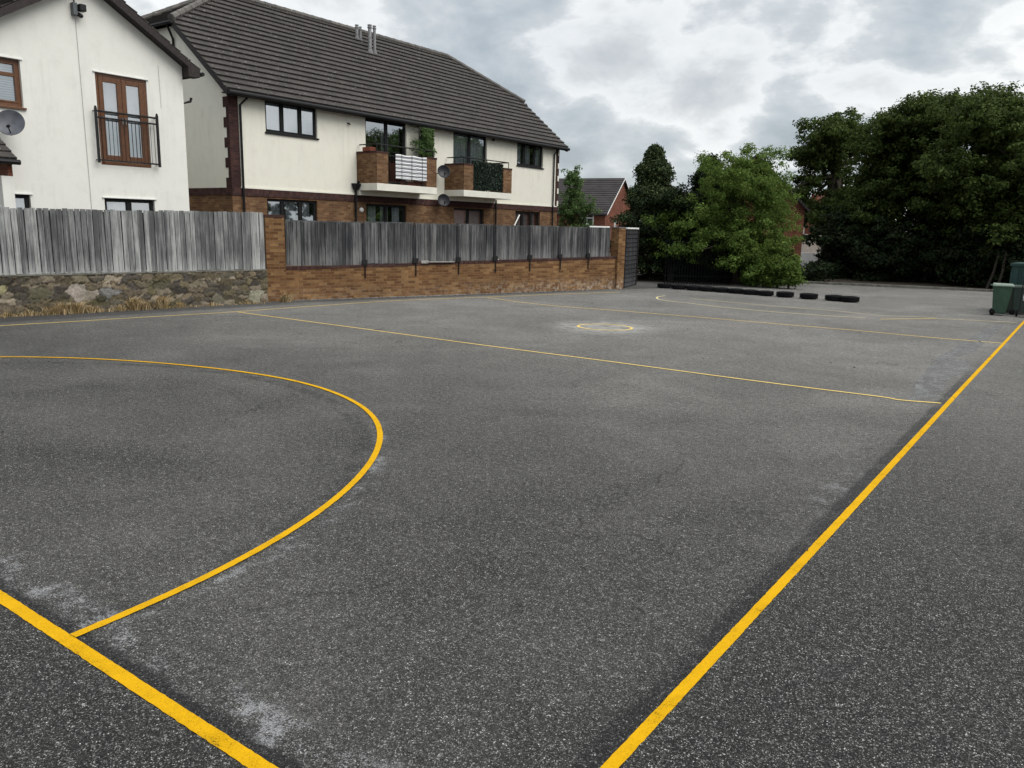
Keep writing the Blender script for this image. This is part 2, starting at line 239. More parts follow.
# ------------------------------------------------------------------ mesh builder
class MB:
    def __init__(s): s.v = []; s.f = []
    def poly(s, pts):
        i = len(s.v); s.v += [tuple(map(float, p)) for p in pts]; s.f.append(tuple(range(i, i + len(pts))))
    def box(s, a, b):
        x0, y0, z0 = [min(p, q) for p, q in zip(a, b)]; x1, y1, z1 = [max(p, q) for p, q in zip(a, b)]
        s.hexa([(x0, y0, z0), (x1, y0, z0), (x1, y1, z0), (x0, y1, z0)], [(x0, y0, z1), (x1, y0, z1), (x1, y1, z1), (x0, y1, z1)])
    def hexa(s, lo, hi):
        i = len(s.v); n = len(lo); s.v += [tuple(map(float, p)) for p in lo] + [tuple(map(float, p)) for p in hi]
        s.f.append(tuple(i + k for k in range(n - 1, -1, -1))); s.f.append(tuple(i + n + k for k in range(n)))
        for k in range(n): s.f.append((i + k, i + (k + 1) % n, i + n + (k + 1) % n, i + n + k))
    def obox(s, c, u, v, w, a, b, d):   # centre, three axes, half sizes
        c, u, v, w = map(np.array, (c, u, v, w)); P = lambda i, j, k: c + u * a * i + v * b * j + w * d * k
        s.hexa([P(-1, -1, -1), P(1, -1, -1), P(1, 1, -1), P(-1, 1, -1)], [P(-1, -1, 1), P(1, -1, 1), P(1, 1, 1), P(-1, 1, 1)])
    def prism(s, pts, off):             # outline extruded by a vector
        s.hexa(pts, [tuple(np.array(p) + np.array(off)) for p in pts])
    def tube(s, pts, r, n=8, caps=True):
        pts = [np.array(p, float) for p in pts]; rs = [r] * len(pts) if isinstance(r, (int, float)) else r
        base = len(s.v); prev = None
        for k, p in enumerate(pts):
            d = pts[min(k + 1, len(pts) - 1)] - pts[max(k - 1, 0)]; d = d / (np.linalg.norm(d) + 1e-9)
            a = prev if prev is not None else (np.array([0, 0, 1.]) if abs(d[2]) < .9 else np.array([1., 0, 0]))
            u = a - d * (a @ d); u /= np.linalg.norm(u); prev = u; w = np.cross(d, u)
            for j in range(n):
                t = 2 * math.pi * j / n; s.v.append(tuple(p + (u * math.cos(t) + w * math.sin(t)) * rs[k]))
        for k in range(len(pts) - 1):
            for j in range(n):
                a = base + k * n + j; b = base + k * n + (j + 1) % n; s.f.append((a, b, b + n, a + n))
        if caps:
            s.f.append(tuple(base + j for j in range(n - 1, -1, -1))); e = base + (len(pts) - 1) * n; s.f.append(tuple(e + j for j in range(n)))
    def lathe(s, c, axis, prof, n=24):  # prof: (radius, height along the axis)
        c = np.array(c, float); d = np.array(axis, float); d /= np.linalg.norm(d); a = np.array([0, 0, 1.]) if abs(d[2]) < .9 else np.array([1., 0, 0])
        u = a - d * (a @ d); u /= np.linalg.norm(u); w = np.cross(d, u); base = len(s.v)
        for r, h in prof:
            for j in range(n):
                t = 2 * math.pi * j / n; s.v.append(tuple(c + d * h + (u * math.cos(t) + w * math.sin(t)) * r))
        for k in range(len(prof) - 1):
            for j in range(n):
                a = base + k * n + j; b = base + k * n + (j + 1) % n; s.f.append((a, b, b + n, a + n))
    def build(s, name, mt, parent=None, smooth=False, bevel=0, uv=True):
        me = bpy.data.meshes.new(name); me.from_pydata(s.v, [], s.f); me.update()
        if uv:
            l = me.uv_layers.new(name='UVMap'); data = np.zeros((len(me.loops), 2), np.float32)
            for p in me.polygons:
                n = p.normal
                if abs(n.z) < .995: t = Vector((-n.y, n.x, 0)).normalized(); b = n.cross(t)
                else: t = Vector((0, 1, 0)); b = Vector((1, 0, 0))
                if b.z < -.01: b = -b
                for li in p.loop_indices:
                    co = me.vertices[me.loops[li].vertex_index].co; data[li] = (co.dot(t), co.dot(b))
            l.data.foreach_set('uv', data.ravel())
        o = bpy.data.objects.new(name, me); COL.objects.link(o); me.materials.append(M[mt] if isinstance(mt, str) else mt)
        if parent is not None: o.parent = parent
        if smooth:
            for p in me.polygons: p.use_smooth = True
        if bevel:
            md = o.modifiers.new('bevel', 'BEVEL'); md.width = bevel; md.segments = 2; md.limit_method = 'ANGLE'
        return o
def empty(name, label=None, cat=None, group=None, loc=(0, 0, 0)):
    o = bpy.data.objects.new(name, None); COL.objects.link(o); o.empty_display_size = .2
    if label: tag(o, label, cat, group)
    return o
def tag(o, label, cat, group=None):
    o['label'] = label; o['category'] = cat
    if group: o['group'] = group
    return o
def struct(o): o['kind'] = 'structure'; return o
def B(name, mt, parent, *boxes, **k):
    m = MB()
    for a, b in boxes: m.box(a, b)
    return m.build(name, mt, parent, **k)
Xa, Ya, Za = np.array([1., 0, 0]), np.array([0, 1., 0]), np.array([0, 0, 1.])

# ------------------------------------------------------------------ wall with openings in a plane x = X (u = y)
def wallX(X, u0, u1, z0, top, openings, mt, parent, name='wall', reveal=.14, peaks=(), extra_z=()):
    """top(u) gives the head of the wall; openings = (ua, ub, za, zb); wall faces +x"""
    us = sorted(set([u0, u1, *peaks] + [o[0] for o in openings] + [o[1] for o in openings])); m = MB()
    for a, b in zip(us, us[1:]):
        c = (a + b) / 2; iv = sorted([(o[2], o[3]) for o in openings if o[0] < c < o[1]]); z = z0
        for lo, hi in iv:
            if lo > z: m.poly([(X, a, z), (X, b, z), (X, b, lo), (X, a, lo)])
            z = hi
        m.poly([(X, a, z), (X, b, z), (X, b, top(b)), (X, a, top(a))])
    for a, b, lo, hi in openings:
        r = X - reveal
        m.poly([(X, a, lo), (X, a, hi), (r, a, hi), (r, a, lo)]); m.poly([(X, b, lo), (r, b, lo), (r, b, hi), (X, b, hi)])
        m.poly([(X, a, hi), (X, b, hi), (r, b, hi), (r, a, hi)]); m.poly([(X, a, lo), (r, a, lo), (r, b, lo), (X, b, lo)])
    return m.build(name, mt, parent)
def window(X, a, b, lo, hi, parent, lights=(1, 1, 1), fm='black_upvc', name='window', curtain='curtain', sill=True, rec=.07, fw=.055, cover=1.0, transom=None, drawn=None):
    """frame in an opening of the plane x = X"""
    xf = X - rec; xb = xf - .06; m = MB(); w = b - a; e = .002
    m.box((xb, a + e, lo + e), (xf, a + fw, hi - e)); m.box((xb, b - fw, lo + e), (xf, b - e, hi - e))
    m.box((xb, a + fw, hi - fw), (xf, b - fw, hi - e)); m.box((xb, a + fw, lo + e), (xf, b - fw, lo + fw * 1.2))
    tot = sum(lights); y = a; inner = []
    for i, l in enumerate(lights):
        y2 = y + w * l / tot
        if i < len(lights) - 1: m.box((xb, y2 - fw * .6, lo + fw * 1.2), (xf + .004, y2 + fw * .6, hi - fw))
        inner.append((y + (fw if i == 0 else fw * .6), y2 - (fw if i == len(lights) - 1 else fw * .6))); y = y2
    # sash rails round each light
    s = fw * .55
    for p, q in inner:
        l0, h0 = lo + fw * 1.2, hi - fw
        for bx in (((p, l0), (p + s, h0)), ((q - s, l0), (q, h0)), ((p + s, h0 - s), (q - s, h0)), ((p + s, l0), (q - s, l0 + s))):
            m.box((xf - .045, bx[0][0], bx[0][1]), (xf + .012, bx[1][0], bx[1][1]))
        if transom: m.box((xf - .045, p + s, transom - s), (xf + .011, q - s, transom + s))
    o = m.build(name, fm, parent, bevel=.006)
    g = MB()
    for p, q in inner: g.poly([(xf - .03, p + s, lo + fw), (xf - .03, q - s, lo + fw), (xf - .03, q - s, hi - fw), (xf - .03, p + s, hi - fw)])
    g.build('pane', 'glass', o)
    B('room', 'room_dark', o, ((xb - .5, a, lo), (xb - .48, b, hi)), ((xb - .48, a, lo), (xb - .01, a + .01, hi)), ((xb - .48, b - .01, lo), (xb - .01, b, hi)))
    if curtain:
        c = MB(); n = int(w / .022); spans = drawn or [(0, cover)]
        for s0, s1 in spans:
            ya, yb = a + .02 + (w - .04) * s0, a + .02 + (w - .04) * s1; k = max(8, int((yb - ya) / .02)); ps = []
            for i in range(k + 1):
                yy = ya + (yb - ya) * i / k; amp = .02 if curtain == 'curtain' else 0
                ps.append((xb - .07 + amp * math.sin(i * .9 + math.sin(i * .21) * 2), yy))
            for (x1, y1), (x2, y2) in zip(ps, ps[1:]): c.poly([(x1, y1, lo + .03), (x2, y2, lo + .03), (x2, y2, hi - .02), (x1, y1, hi - .02)])
        c.build('curtain' if curtain == 'curtain' else 'blind', curtain, o, smooth=True)
    if sill: B('sill', fm, o, ((xb, a - .04, lo - .05), (X + .05, b + .04, lo - .002)), bevel=.006)
    return o
# ------------------------------------------------------------------ roof slope in stepped tile courses
def courses(m, p0, p1, up, L, e=.325, th=.04, clip=None):
    """p0->p1 eaves line, up = unit vector up the slope, L = slope length; clip(d) -> (s0, s1) fractions"""
    p0, p1, up = np.array(p0, float), np.array(p1, float), np.array(up, float); n = np.cross(p1 - p0, up); n /= np.linalg.norm(n)
    if n[2] < 0: n = -n
    k = int(math.ceil(L / e))
    for i in range(k):
        d0, d1 = i * e, min((i + 1) * e, L); a0, b0 = clip(d0) if clip else (0, 1); a1, b1 = clip(d1) if clip else (0, 1)
        P = lambda s, d, h: p0 + (p1 - p0) * s + up * d + n * h
        lo0, lo1 = P(a0, d0, th), P(b0, d0, th); hi0, hi1 = P(a1, d1, .004), P(b1, d1, .004)
        m.poly([lo0, lo1, hi1, hi0]); m.poly([P(a0, d0, 0), P(b0, d0, 0), lo1, lo0]); m.poly([P(a0, d0, 0), lo0, hi0]); m.poly([P(b0, d0, 0), hi1, lo1])

# ================================================================== GROUND AND MARKINGS
g = MB(); g.poly([(-900, -700, -.03), (900, -700, -.03), (900, 1300, -.03), (-900, 1300, -.03)]); struct(g.build('ground', 'soil'))
K = [(-16.2, 27.9), (-13.9, 29.6), (-11.2, 31.9), (-9.9, 34.1), (-3.1, 35.5), (4.0, 36.2), (20, 37.5)]      # far edge of the tarmac
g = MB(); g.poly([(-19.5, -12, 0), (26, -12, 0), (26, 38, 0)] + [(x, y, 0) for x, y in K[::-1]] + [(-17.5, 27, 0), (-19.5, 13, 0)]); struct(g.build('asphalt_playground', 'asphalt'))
m = MB()
for a, b in zip(K[3:], K[4:]):
    d = np.array([b[0] - a[0], b[1] - a[1], 0]); L = np.linalg.norm(d); d /= L; n = np.array([-d[1], d[0], 0]); k = int(L / .91)
    for i in range(k):
        c = np.array([a[0], a[1], .03]) + d * (L / k) * (i + .5) + n * .08; m.obox(c, d, n, Za, L / k / 2 - .005, .07, .07 + random.uniform(-.006, .006))
struct(m.build('kerb', 'kerb_conc', bevel=.012))
# raised gardens behind the boundary wall
WL = [(-19.3, -4.0), (-18.2, 7.1), (-17.24, 13.02), (-13.42, 24.72)]
m = MB(); m.hexa([(-70, -4, -.5), (WL[0][0] - .25, -4, -.5), (WL[1][0] - .25, 7.1, -.5), (WL[2][0] - .25, 13.1, -.5), (WL[3][0] - .35, 24.5, -.5), (-16.5, 34, -.5), (-18, 60, -.5), (-70, 60, -.5)][::1],
       [(-70, -4, .45), (WL[0][0] - .25, -4, .45), (WL[1][0] - .25, 7.1, .45), (WL[2][0] - .25, 13.1, .45), (WL[3][0] - .35, 24.5, .45), (-16.5, 34, .02), (-18, 60, .02), (-70, 60, .45)])
struct(m.build('garden_ground', 'soil'))
def line(name, pts, w, mt, z=.004, label_kind=True):
    m = MB(); pts = [np.array([p[0], p[1]], float) for p in pts]; L, R = [], []
    if mt == 'paint_new':     # brushed edges waver by a few millimetres
        q = [pts[0]]
        for a, b in zip(pts, pts[1:]):
            k = max(1, int(np.linalg.norm(b - a) / .022)) if np.linalg.norm((a + b) / 2) < 16 else 1
            q += [a + (b - a) * (i + 1) / k for i in range(k)]
        pts = q
    for k, p in enumerate(pts):
        d = pts[min(k + 1, len(pts) - 1)] - pts[max(k - 1, 0)]; d /= np.linalg.norm(d); n = np.array([-d[1], d[0]]); ja, jb = (rng.normal(0, .0010, 2) if mt == 'paint_new' else (0, 0)); L.append(p + n * (w / 2 + ja)); R.append(p - n * (w / 2 + jb))
    for k in range(len(pts) - 1): m.poly([(*R[k], z), (*R[k + 1], z), (*L[k + 1], z), (*L[k], z)])
    return struct(m.build(name, mt))
XR = -1.2545
line('side_line', [(XR - .01, 1.56), (XR, 6), (XR - .005, 12), (XR + .002, 22.6), (XR + .01, 26)], .058, 'paint_new')
line('goal_line', [(-16.6, 1.665), (-8, 1.66), (XR - .03, 1.64)], .07, 'paint_new')
cx, cy, R = -8.72, 1.66, 4.86
def circ(a0, a1, n, rx=R, x=cx, y=cy): return [(x + rx * math.cos(a), y + rx * math.sin(a)) for a in np.linspace(a0, a1, n)]
gc = [G(*q) for q in [(73, 637), (130, 613), (180, 592), (230, 566.5), (277, 541.5), (320, 514.5), (352, 488.5), (374, 464), (382.3, 446), (383, 430), (377, 417), (364.5, 406), (345, 395.5), (318, 386), (290, 379), (255, 373), (200, 366.5), (150, 361.5), (90, 358.3), (40, 357), (0, 356.8)]]
gc += [(gc[-1][0] - .45 * k, gc[-1][1] - .5 * k - .03 * k * k) for k in range(1, 5)]
from mathutils.geometry import interpolate_bezier
def smoothline(p, n=6):
    P = [np.array(q) for q in p]; P = [2 * P[0] - P[1]] + P + [2 * P[-1] - P[-2]]; o = []
    for i in range(1, len(P) - 2):
        for t in np.linspace(0, 1, n, endpoint=False):
            a, b, c, d = P[i - 1:i + 3]; o.append(.5 * ((2 * b) + (-a + c) * t + (2 * a - 5 * b + 4 * c - d) * t * t + (-a + 3 * b - 3 * c + d) * t ** 3))
    o.append(P[-2]); return o
# smooth the traced arc a little before sweeping it
ga = [np.array(p) for p in gc]
for _ in range(2): ga = [ga[0]] + [(a + 2 * b + c) / 4 for a, b, c in zip(ga, ga[1:], ga[2:])] + [ga[-1]]
line('goal_circle_line', smoothline(ga), .056, 'paint_new', z=.008)
line('third_line', smoothline([G(*q) for q in [(238, 312.3), (360, 328.6), (480, 345), (600, 360.5), (720, 376.6), (800, 387), (880, 397), (900, 400.3), (941, 403.6)]]), .045, 'paint_mid', z=.007)
line('third_line', smoothline([G(*q) for q in [(487, 297.7), (540, 304.6), (607, 310), (700, 317.5), (800, 326), (860, 331), (930, 337.6), (1003, 343.6)]]), .05, 'paint_mid', z=.007)
line('boundary_line', smoothline([G(*q) for q in [(-60, 330.5), (0, 326), (75, 321.6), (150, 317), (235, 312), (320, 305.8), (400, 300.6), (487, 297.2), (550, 294.6), (620, 292.3)]]), .05, 'paint_mid', z=.006)
line('far_circle_line', smoothline([G(*q) for q in [(665, 295.8), (658, 297), (657, 298.4), (661, 299.8), (676, 302), (690, 303.3), (720, 307), (760, 310.8), (800, 314), (834, 316.3), (866, 318)]]), .05, 'paint_old', z=.006)
line('far_goal_line', [G(880, 319.5), G(937, 318.9)], .055, 'paint_mid', z=.010)
line('far_goal_line', [G(937, 318.9), G(1017, 323)], .045, 'paint_old', z=.012)
line('far_goal_line', [G(690, 298.6), G(760, 305), G(834, 311), G(880, 315.6), G(935, 317.8)], .04, 'paint_old', z=.007)
line('centre_circle_line', smoothline([G(605 + 27 * math.cos(a), 327.3 + 2.9 * math.sin(a) + .04 * 27 * math.cos(a)) for a in np.linspace(0, 2 * math.pi, 30)], 3), .055, 'paint_mid', z=.005)
def patch(pts, z):
    m = MB(); m.poly([(*G(*p), z) for p in pts]); return struct(m.build('asphalt_patch', 'asphalt_patch'))
patch([(905, 402), (916, 392), (913, 385), (924, 374), (932, 361), (950, 358), (974, 363), (966, 372), (948, 380), (940, 397)][::-1], .0022)
patch([(930, 362), (990, 326), (1004, 325), (975, 352), (955, 358)][::-1], .0026)
# ================================================================== BOUNDARY WALLS AND FENCES
def lerp(a, b, t): return np.array(a) * (1 - t) + np.array(b) * t
# stone wall: one continuous rubble face, relief and stone colour per cell
def stone_wall():
    A, Bp, C_ = [np.array([*p, 0]) for p in WL[:3]]; H = .81; res = .022
    L1, L2 = np.linalg.norm(Bp - A), np.linalg.norm(C_ - Bp); L = L1 + L2; s0 = L1 - 1.6; nu, nz = int((L - s0) / res), int(H / res)
    seeds, cols = [], []
    z = 0.0
    while z < H + .1:
        h = random.choice([.05, .06, .08, .10, .13]) if z > .40 else random.choice([.08, .11, .14]); u = s0
        while u < L:
            w = h * random.uniform(1.1, 3.2); seeds.append((u + w / 2, z + h / 2 + random.uniform(-.03, .03), 1 / (w * .5), 1 / (h * .5)))
            c = random.choice([(.11, .09, .065), (.16, .135, .10), (.09, .078, .062), (.22, .185, .14), (.12, .10, .065), (.14, .11, .075), (.06, .052, .045), (.09, .075, .05)]); f_ = random.uniform(.65, 1.25); cols.append([k * f_ for k in c]); u += w
        z += h
    for (pu, pz, w, h, c) in [(85, 293, .48, .34, (.30, .26, .23)), (108, 293, .36, .26, (.17, .165, .16)), (205, 298, .42, .26, (.13, .12, .09)), (240, 294, .40, .3, (.25, .24, .18)), (42, 293, .5, .26, (.10, .09, .065)), (8, 290, .3, .14, (.27, .25, .14))]:
        yy = onX(pu, pz, -17.9); t = (yy[0] - 7.1) / (13.02 - 7.1); u = L1 + L2 * t
        keep = [i for i, s in enumerate(seeds) if ((s[0] - u) / (w * .5)) ** 2 + ((s[1] - yy[1]) / (h * .5)) ** 2 > 1.0]
        seeds[:] = [seeds[i] for i in keep]; cols[:] = [cols[i] for i in keep]; seeds.append((u, yy[1], 1 / (w * .5), 1 / (h * .5))); cols.append(list(c))
    sd = np.array(seeds); cl = np.array(cols)
    U, Zg = np.meshgrid(np.linspace(s0, L, nu), np.linspace(0, H, nz), indexing='ij'); u, zz = U.ravel(), Zg.ravel()
    ph = rng.uniform(0, 6.28, 8); wu = u + .03 * np.sin(zz * 19 + ph[0] + 2 * np.sin(u * 3.1)) + .02 * np.sin(u * 13 + 2 * np.sin(zz * 9) + ph[1]); wz = zz + .022 * np.sin(u * 11 + ph[2] + 2 * np.sin(zz * 7)) + .012 * np.sin(u * 29 + 2 * np.sin(zz * 17) + ph[3])
    d = np.sqrt(((wu[:, None] - sd[None, :, 0]) * sd[None, :, 2]) ** 2 + ((wz[:, None] - sd[None, :, 1]) * sd[None, :, 3]) ** 2)
    idx = np.argsort(d, axis=1)[:, :2]; r = np.arange(len(u)); d1, d2 = d[r, idx[:, 0]], d[r, idx[:, 1]]; edge = np.clip((d2 - d1) / (.16 + .1 * np.sin(u * 5)), 0, 1)
    bulge = .034 * np.sqrt(edge) + .006 * np.sin(u * 17 + 3 * np.sin(zz * 13)) * np.sin(zz * 23 + 2 * np.sin(u * 9)) * edge + rng.normal(0, .002, len(u)); cbump = (idx[:, 0] * 37 % 11) / 11 * .03 * edge
    t1 = np.clip(u / L1, 0, 1)[:, None]; t2 = np.clip((u - L1) / L2, 0, 1)[:, None]; P = A + (Bp - A) * t1 + (C_ - Bp) * t2
    nrm = np.array([.985, -.17, 0]); P = P + nrm * (bulge + cbump)[:, None]; P[:, 2] = zz
    col = cl[idx[:, 0]] * np.clip(edge * 1.3, .0, 1)[:, None] + np.array([.05, .044, .036]) * (1 - np.clip(edge * 1.3, 0, 1))[:, None]; col *= rng.uniform(.85, 1.15, len(u))[:, None]
    faces = [(i * nz + j, (i + 1) * nz + j, (i + 1) * nz + j + 1, i * nz + j + 1) for i in range(nu - 1) for j in range(nz - 1)]
    me = bpy.data.meshes.new('stone_face'); me.from_pydata(P.tolist(), [], faces); me.update()
    ca = me.color_attributes.new('stone', 'FLOAT_COLOR', 'POINT'); ca.data.foreach_set('color', np.c_[col, np.ones(len(col))].astype(np.float32).ravel())
    mt = mat('rubble', (.1, .1, .1), .92, .15); t = NT(mt); at = t.node('ShaderNodeAttribute', attribute_name='stone'); n = t.noise(t.coord(), 22, 6, .7)
    mo = t.noise(t.coord(), 2.2, 5, .65); cc = t.mix(.75, at.outputs['Color'], t.ramp(n, [(.25, .15), (.75, .9)]), 'SOFT_LIGHT'); cc = t.mix(t.ramp(mo, [(.5, 0.0), (.65, .45)]), cc, (.07, .07, .03)); t.color(cc); t.bump(n, .7, .01); me.materials.append(mt)
    root = empty('stone_wall', 'low rubble stone wall with a large pale stone, below the pale vertical board fence', 'wall')
    o = bpy.data.objects.new('stone_face', me); COL.objects.link(o); o.parent = root
    for p in me.polygons: p.use_smooth = True
    m = MB()
    for a, b in ((A + (Bp - A) * 0.1, Bp), (Bp, C_)): 
        d = (b - a); d /= np.linalg.norm(d); n_ = np.array([d[1], -d[0], 0]); m.hexa([a + n_ * .0, b + n_ * .0, b - n_ * .3, a - n_ * .3], [q + Za * H for q in (a + n_ * .0, b + n_ * .0, b - n_ * .3, a - n_ * .3)])
    m.build('wall_core', 'kerb_conc', root)
    m = MB()
    for a, b in ((A + (Bp - A) * 0.1, Bp), (Bp, C_)):
        d = (b - a); Ln = np.linalg.norm(d); d /= Ln; n_ = np.array([d[1], -d[0], 0]); k = int(Ln / .9)
        for i in range(k):
            c = a + d * Ln / k * (i + .5) - n_ * .12 + Za * (H + .018 + random.uniform(-.004, .004)); m.obox(c, d, n_, Za, Ln / k / 2 - .004, .17, .018)
    m.build('coping', 'kerb_conc', root, bevel=.008)
stone_wall()
def boards(a, b, z0, z1, mt, parent, pitch=.125, name='board_panel', th=.018, wob=.012, zt=None):
    a, b = np.array([*a, 0.]), np.array([*b, 0.]); d = b - a; L = np.linalg.norm(d); d /= L; n = np.array([d[1], -d[0], 0]); k = max(1, int(L / pitch)); w = L / k; m = MB()
    for i in range(k):
        c = a + d * w * (i + .5); tw = .17 + random.uniform(-.05, .05); u = d * math.cos(tw) + n * math.sin(tw); v = np.cross(Za, u)
        lo, hi = z0 + random.uniform(-wob, wob), (z1 if zt is None else z1 + (zt - z1) * (i + .5) / k) + random.uniform(-wob, wob); c = c + n * random.uniform(-.003, .006)
        lean = d * random.uniform(-.008, .008); hw = w / 2 * .87; c = c + n * (.012 if i % 2 else 0)
        q = [c - u * hw - v * th / 2, c + u * hw - v * th / 2, c + u * hw + v * th / 2, c - u * hw + v * th / 2]
        m.hexa([p + Za * lo for p in q], [p + Za * hi + lean for p in q])
    o = m.build(name, mt, parent); k_ = MB(); k_.obox((a + b) / 2 - n * .03 + Za * (z0 + z1) / 2, d, n, Za, L / 2, .006, (z1 - z0) / 2 - .03); k_.build('gap_shade_sheet', 'wood_dark', parent); return o  # dark sheet added behind the boards so the gaps read as shaded
f = empty('board_fence', 'tall pale weathered vertical board fence standing on the rubble stone wall', 'fence')
W1, W2 = np.array(WL[1]), np.array(WL[2]); W0 = W1 + (np.array(WL[0]) - W1) * .32
boards(W0, W1, .85, 2.20, 'wood_pale', f, .118); mid = W1 + (W2 - W1) * .56; W2b = W2 + (W2 - W1) / np.linalg.norm(W2 - W1) * -.04
boards(W1, mid, .85, 2.21, 'wood_pale', f, .118, zt=2.23); boards(mid, W2b, .85, 2.24, 'wood_pale', f, .118, zt=2.275)
for p in (W0, W1, mid, W2b):
    q = p + np.array([-.09, .0]); B('post', 'wood_grey', f, ((q[0] - .05, q[1] - .05, .45), (q[0] + .05, q[1] + .05, 2.15)))
m = MB()
for a, b in ((W0, W1), (W1, W2b)):
    for z in (1.05, 1.6, 2.05):
        d = np.array([*(b - a), 0.]); L = np.linalg.norm(d); d /= L; n = np.array([d[1], -d[0], 0]); m.obox(np.array([*((a + b) / 2), z]) - n * .05, d, n, Za, L / 2, .02, .04)
m.build('rail', 'wood_grey', f)
# --- brick wall with piers
bw = empty('brick_wall', 'low buff brick boundary wall with grey panels on top, right of the tall brick pier', 'wall')
P0, P1 = np.array([-17.26, 13.62]), np.array([-13.42, 24.62]); D = (P1 - P0); LW = np.linalg.norm(D); D /= LW; N = np.array([D[1], -D[0]])
def onW(px, py):   # pixel -> distance along the brick wall and height
    d = ray(px, py); A_ = np.array([[d[0], -D[0]], [d[1], -D[1]]]); t, s = np.linalg.solve(A_, P0); return s, C0[2] + d[2] * t
def wz(s): return .80 + (1.05 - .80) * s / LW
D3, N3 = np.array([*D, 0]), np.array([*N, 0]); W3 = lambda s, t, z: np.array([*(P0 + D * s + N * t), z])
m = MB(); m.hexa([W3(0, 0, -.05), W3(LW, 0, -.05), W3(LW, -.225, -.05), W3(0, -.225, -.05)], [W3(0, 0, wz(0)), W3(LW, 0, wz(LW)), W3(LW, -.225, wz(LW)), W3(0, -.225, wz(0))]); m.build('brickwork', 'brick_wall', bw)
m = MB(); m.hexa([W3(.02, .012, wz(0)), W3(LW, .012, wz(LW)), W3(LW, -.235, wz(LW)), W3(.02, -.235, wz(0))], [W3(.02, .012, wz(0) + .075), W3(LW, .012, wz(LW) + .075), W3(LW, -.235, wz(LW) + .075), W3(.02, -.235, wz(0) + .075)]); m.build('coping', 'brick_soldier', bw)
pr = empty('brick_pier', 'square orange brick pier between the stone wall and the brick wall', 'pier')
m = MB(); c = W3(-.27, -.1, 1.07); m.obox(c, D3, N3, Za, .25, .225, 1.08); m.build('brickwork', 'brick_wall', pr)
m = MB(); m.obox(W3(-.27, -.1, 2.185), D3, N3, Za, .26, .235, .035); m.build('cap', 'brick_dark', pr)
pe = empty('brick_pier', 'brick end pier of the boundary wall beside the dark slatted panel', 'pier')
m = MB(); m.obox(W3(LW + .16, -.1, 1.02), D3, N3, Za, .158, .19, 1.07); m.build('brickwork', 'brick_wall', pe)
m = MB(); m.obox(W3(LW + .16, -.1, 2.105), D3, N3, Za, .17, .20, .018); m.build('cap', 'lead', pe)
fr = empty('panel_fence', 'dark grey weathered board panels on top of the low brick wall', 'fence')
seams = [285, 364, 415, 458, 495, 529.5, 560, 588, 611]; ss = [onW(p, 250)[0] for p in seams]; ss[0] = .03
for i, (a, b) in enumerate(zip(ss, ss[1:])):
    mt = 'wood_grey'; g0 = .03; z0 = wz((a + b) / 2) + .085 - (.0 if i else .0); tt = 2.07 + (.012 if i % 2 else 0)
    pa, pb = P0 + D * (a + g0) - N * .05, P0 + D * (b - g0) - N * .05; boards(pa, pb, z0, tt, mt, fr, .098 if i != 3 else .09, wob=.008)
    m = MB(); m.obox(np.array([*((pa + pb) / 2 - N * .035), (tt + .012)]), D3, N3, Za, (b - a) / 2 - g0, .045, .014); m.build('capping_rail', 'wood_grey', fr)
    if i: 
        m = MB(); m.obox(W3(a, -.06, (wz(a) + 2.05) / 2), D3, N3, Za, .05, .05, (2.05 - wz(a)) / 2); m.build('post', 'wood_dark', fr)
        m = MB(); m.obox(W3(a, .03, wz(a) + .14), D3, N3, Za, .075, .02, .07); m.tube([W3(a + .02, .025, wz(a) + .1), W3(a + .02, .022, wz(a) - .30)], .018, 6); m.build('post_bracket', 'black_metal', fr)
m = MB(); m.obox(W3((ss[2] + ss[3]) / 2 + .1, .035, wz(ss[2]) + .105), D3, N3, Za, (ss[3] - ss[2]) / 2 - .25, .03, .014); m.obox(W3(ss[2] + .3, .03, wz(ss[2]) + .105), D3, N3, Za, .12, .025, .04); tag(m.build('timber_offcut', 'concrete'), 'pale strip of timber lying on the brick wall below the grey panels', 'timber')
m = MB(); m.obox(W3((ss[7] + ss[8]) / 2, -.06, 2.115), D3, N3, Za, (ss[8] - ss[7]) / 2 - .08, .03, .022); m.build('white_capping', 'white_paint', fr)
# dark slatted panel past the end pier
sp = empty('slatted_panel', 'dark horizontally slatted panel with a white top strip beyond the brick end pier', 'panel')
q0, q1 = np.array([-13.45, 25.35]), np.array([-13.95, 27.15]); d = q1 - q0; L = np.linalg.norm(d); d3 = np.array([*(d / L), 0]); n3 = np.array([d3[1], -d3[0], 0]); c0 = np.array([*((q0 + q1) / 2), 0])
for i in range(13):
    m = MB(); m.obox(c0 + Za * (.10 + i * .155), d3, n3 * math.cos(.12) + Za * math.sin(.12), Za * math.cos(.12) - n3 * math.sin(.12), L / 2, .02, .068); m.build('slat', 'wood_dark', sp)
m = MB(); m.obox(c0 - n3 * .06 + Za * 1.02, d3, n3, Za, L / 2, .02, 1.0); m.build('backing', 'wood_dark', sp)
m = MB(); m.obox(c0 + Za * 2.09, d3, n3, Za, L / 2 + .03, .05, .028); m.build('top_strip', 'white_paint', sp)
m = MB(); m.obox(np.array([*q1, 1.0]) + d3 * .06, d3, n3, Za, .05, .05, 1.02); m.build('post', 'dark_timber', sp)

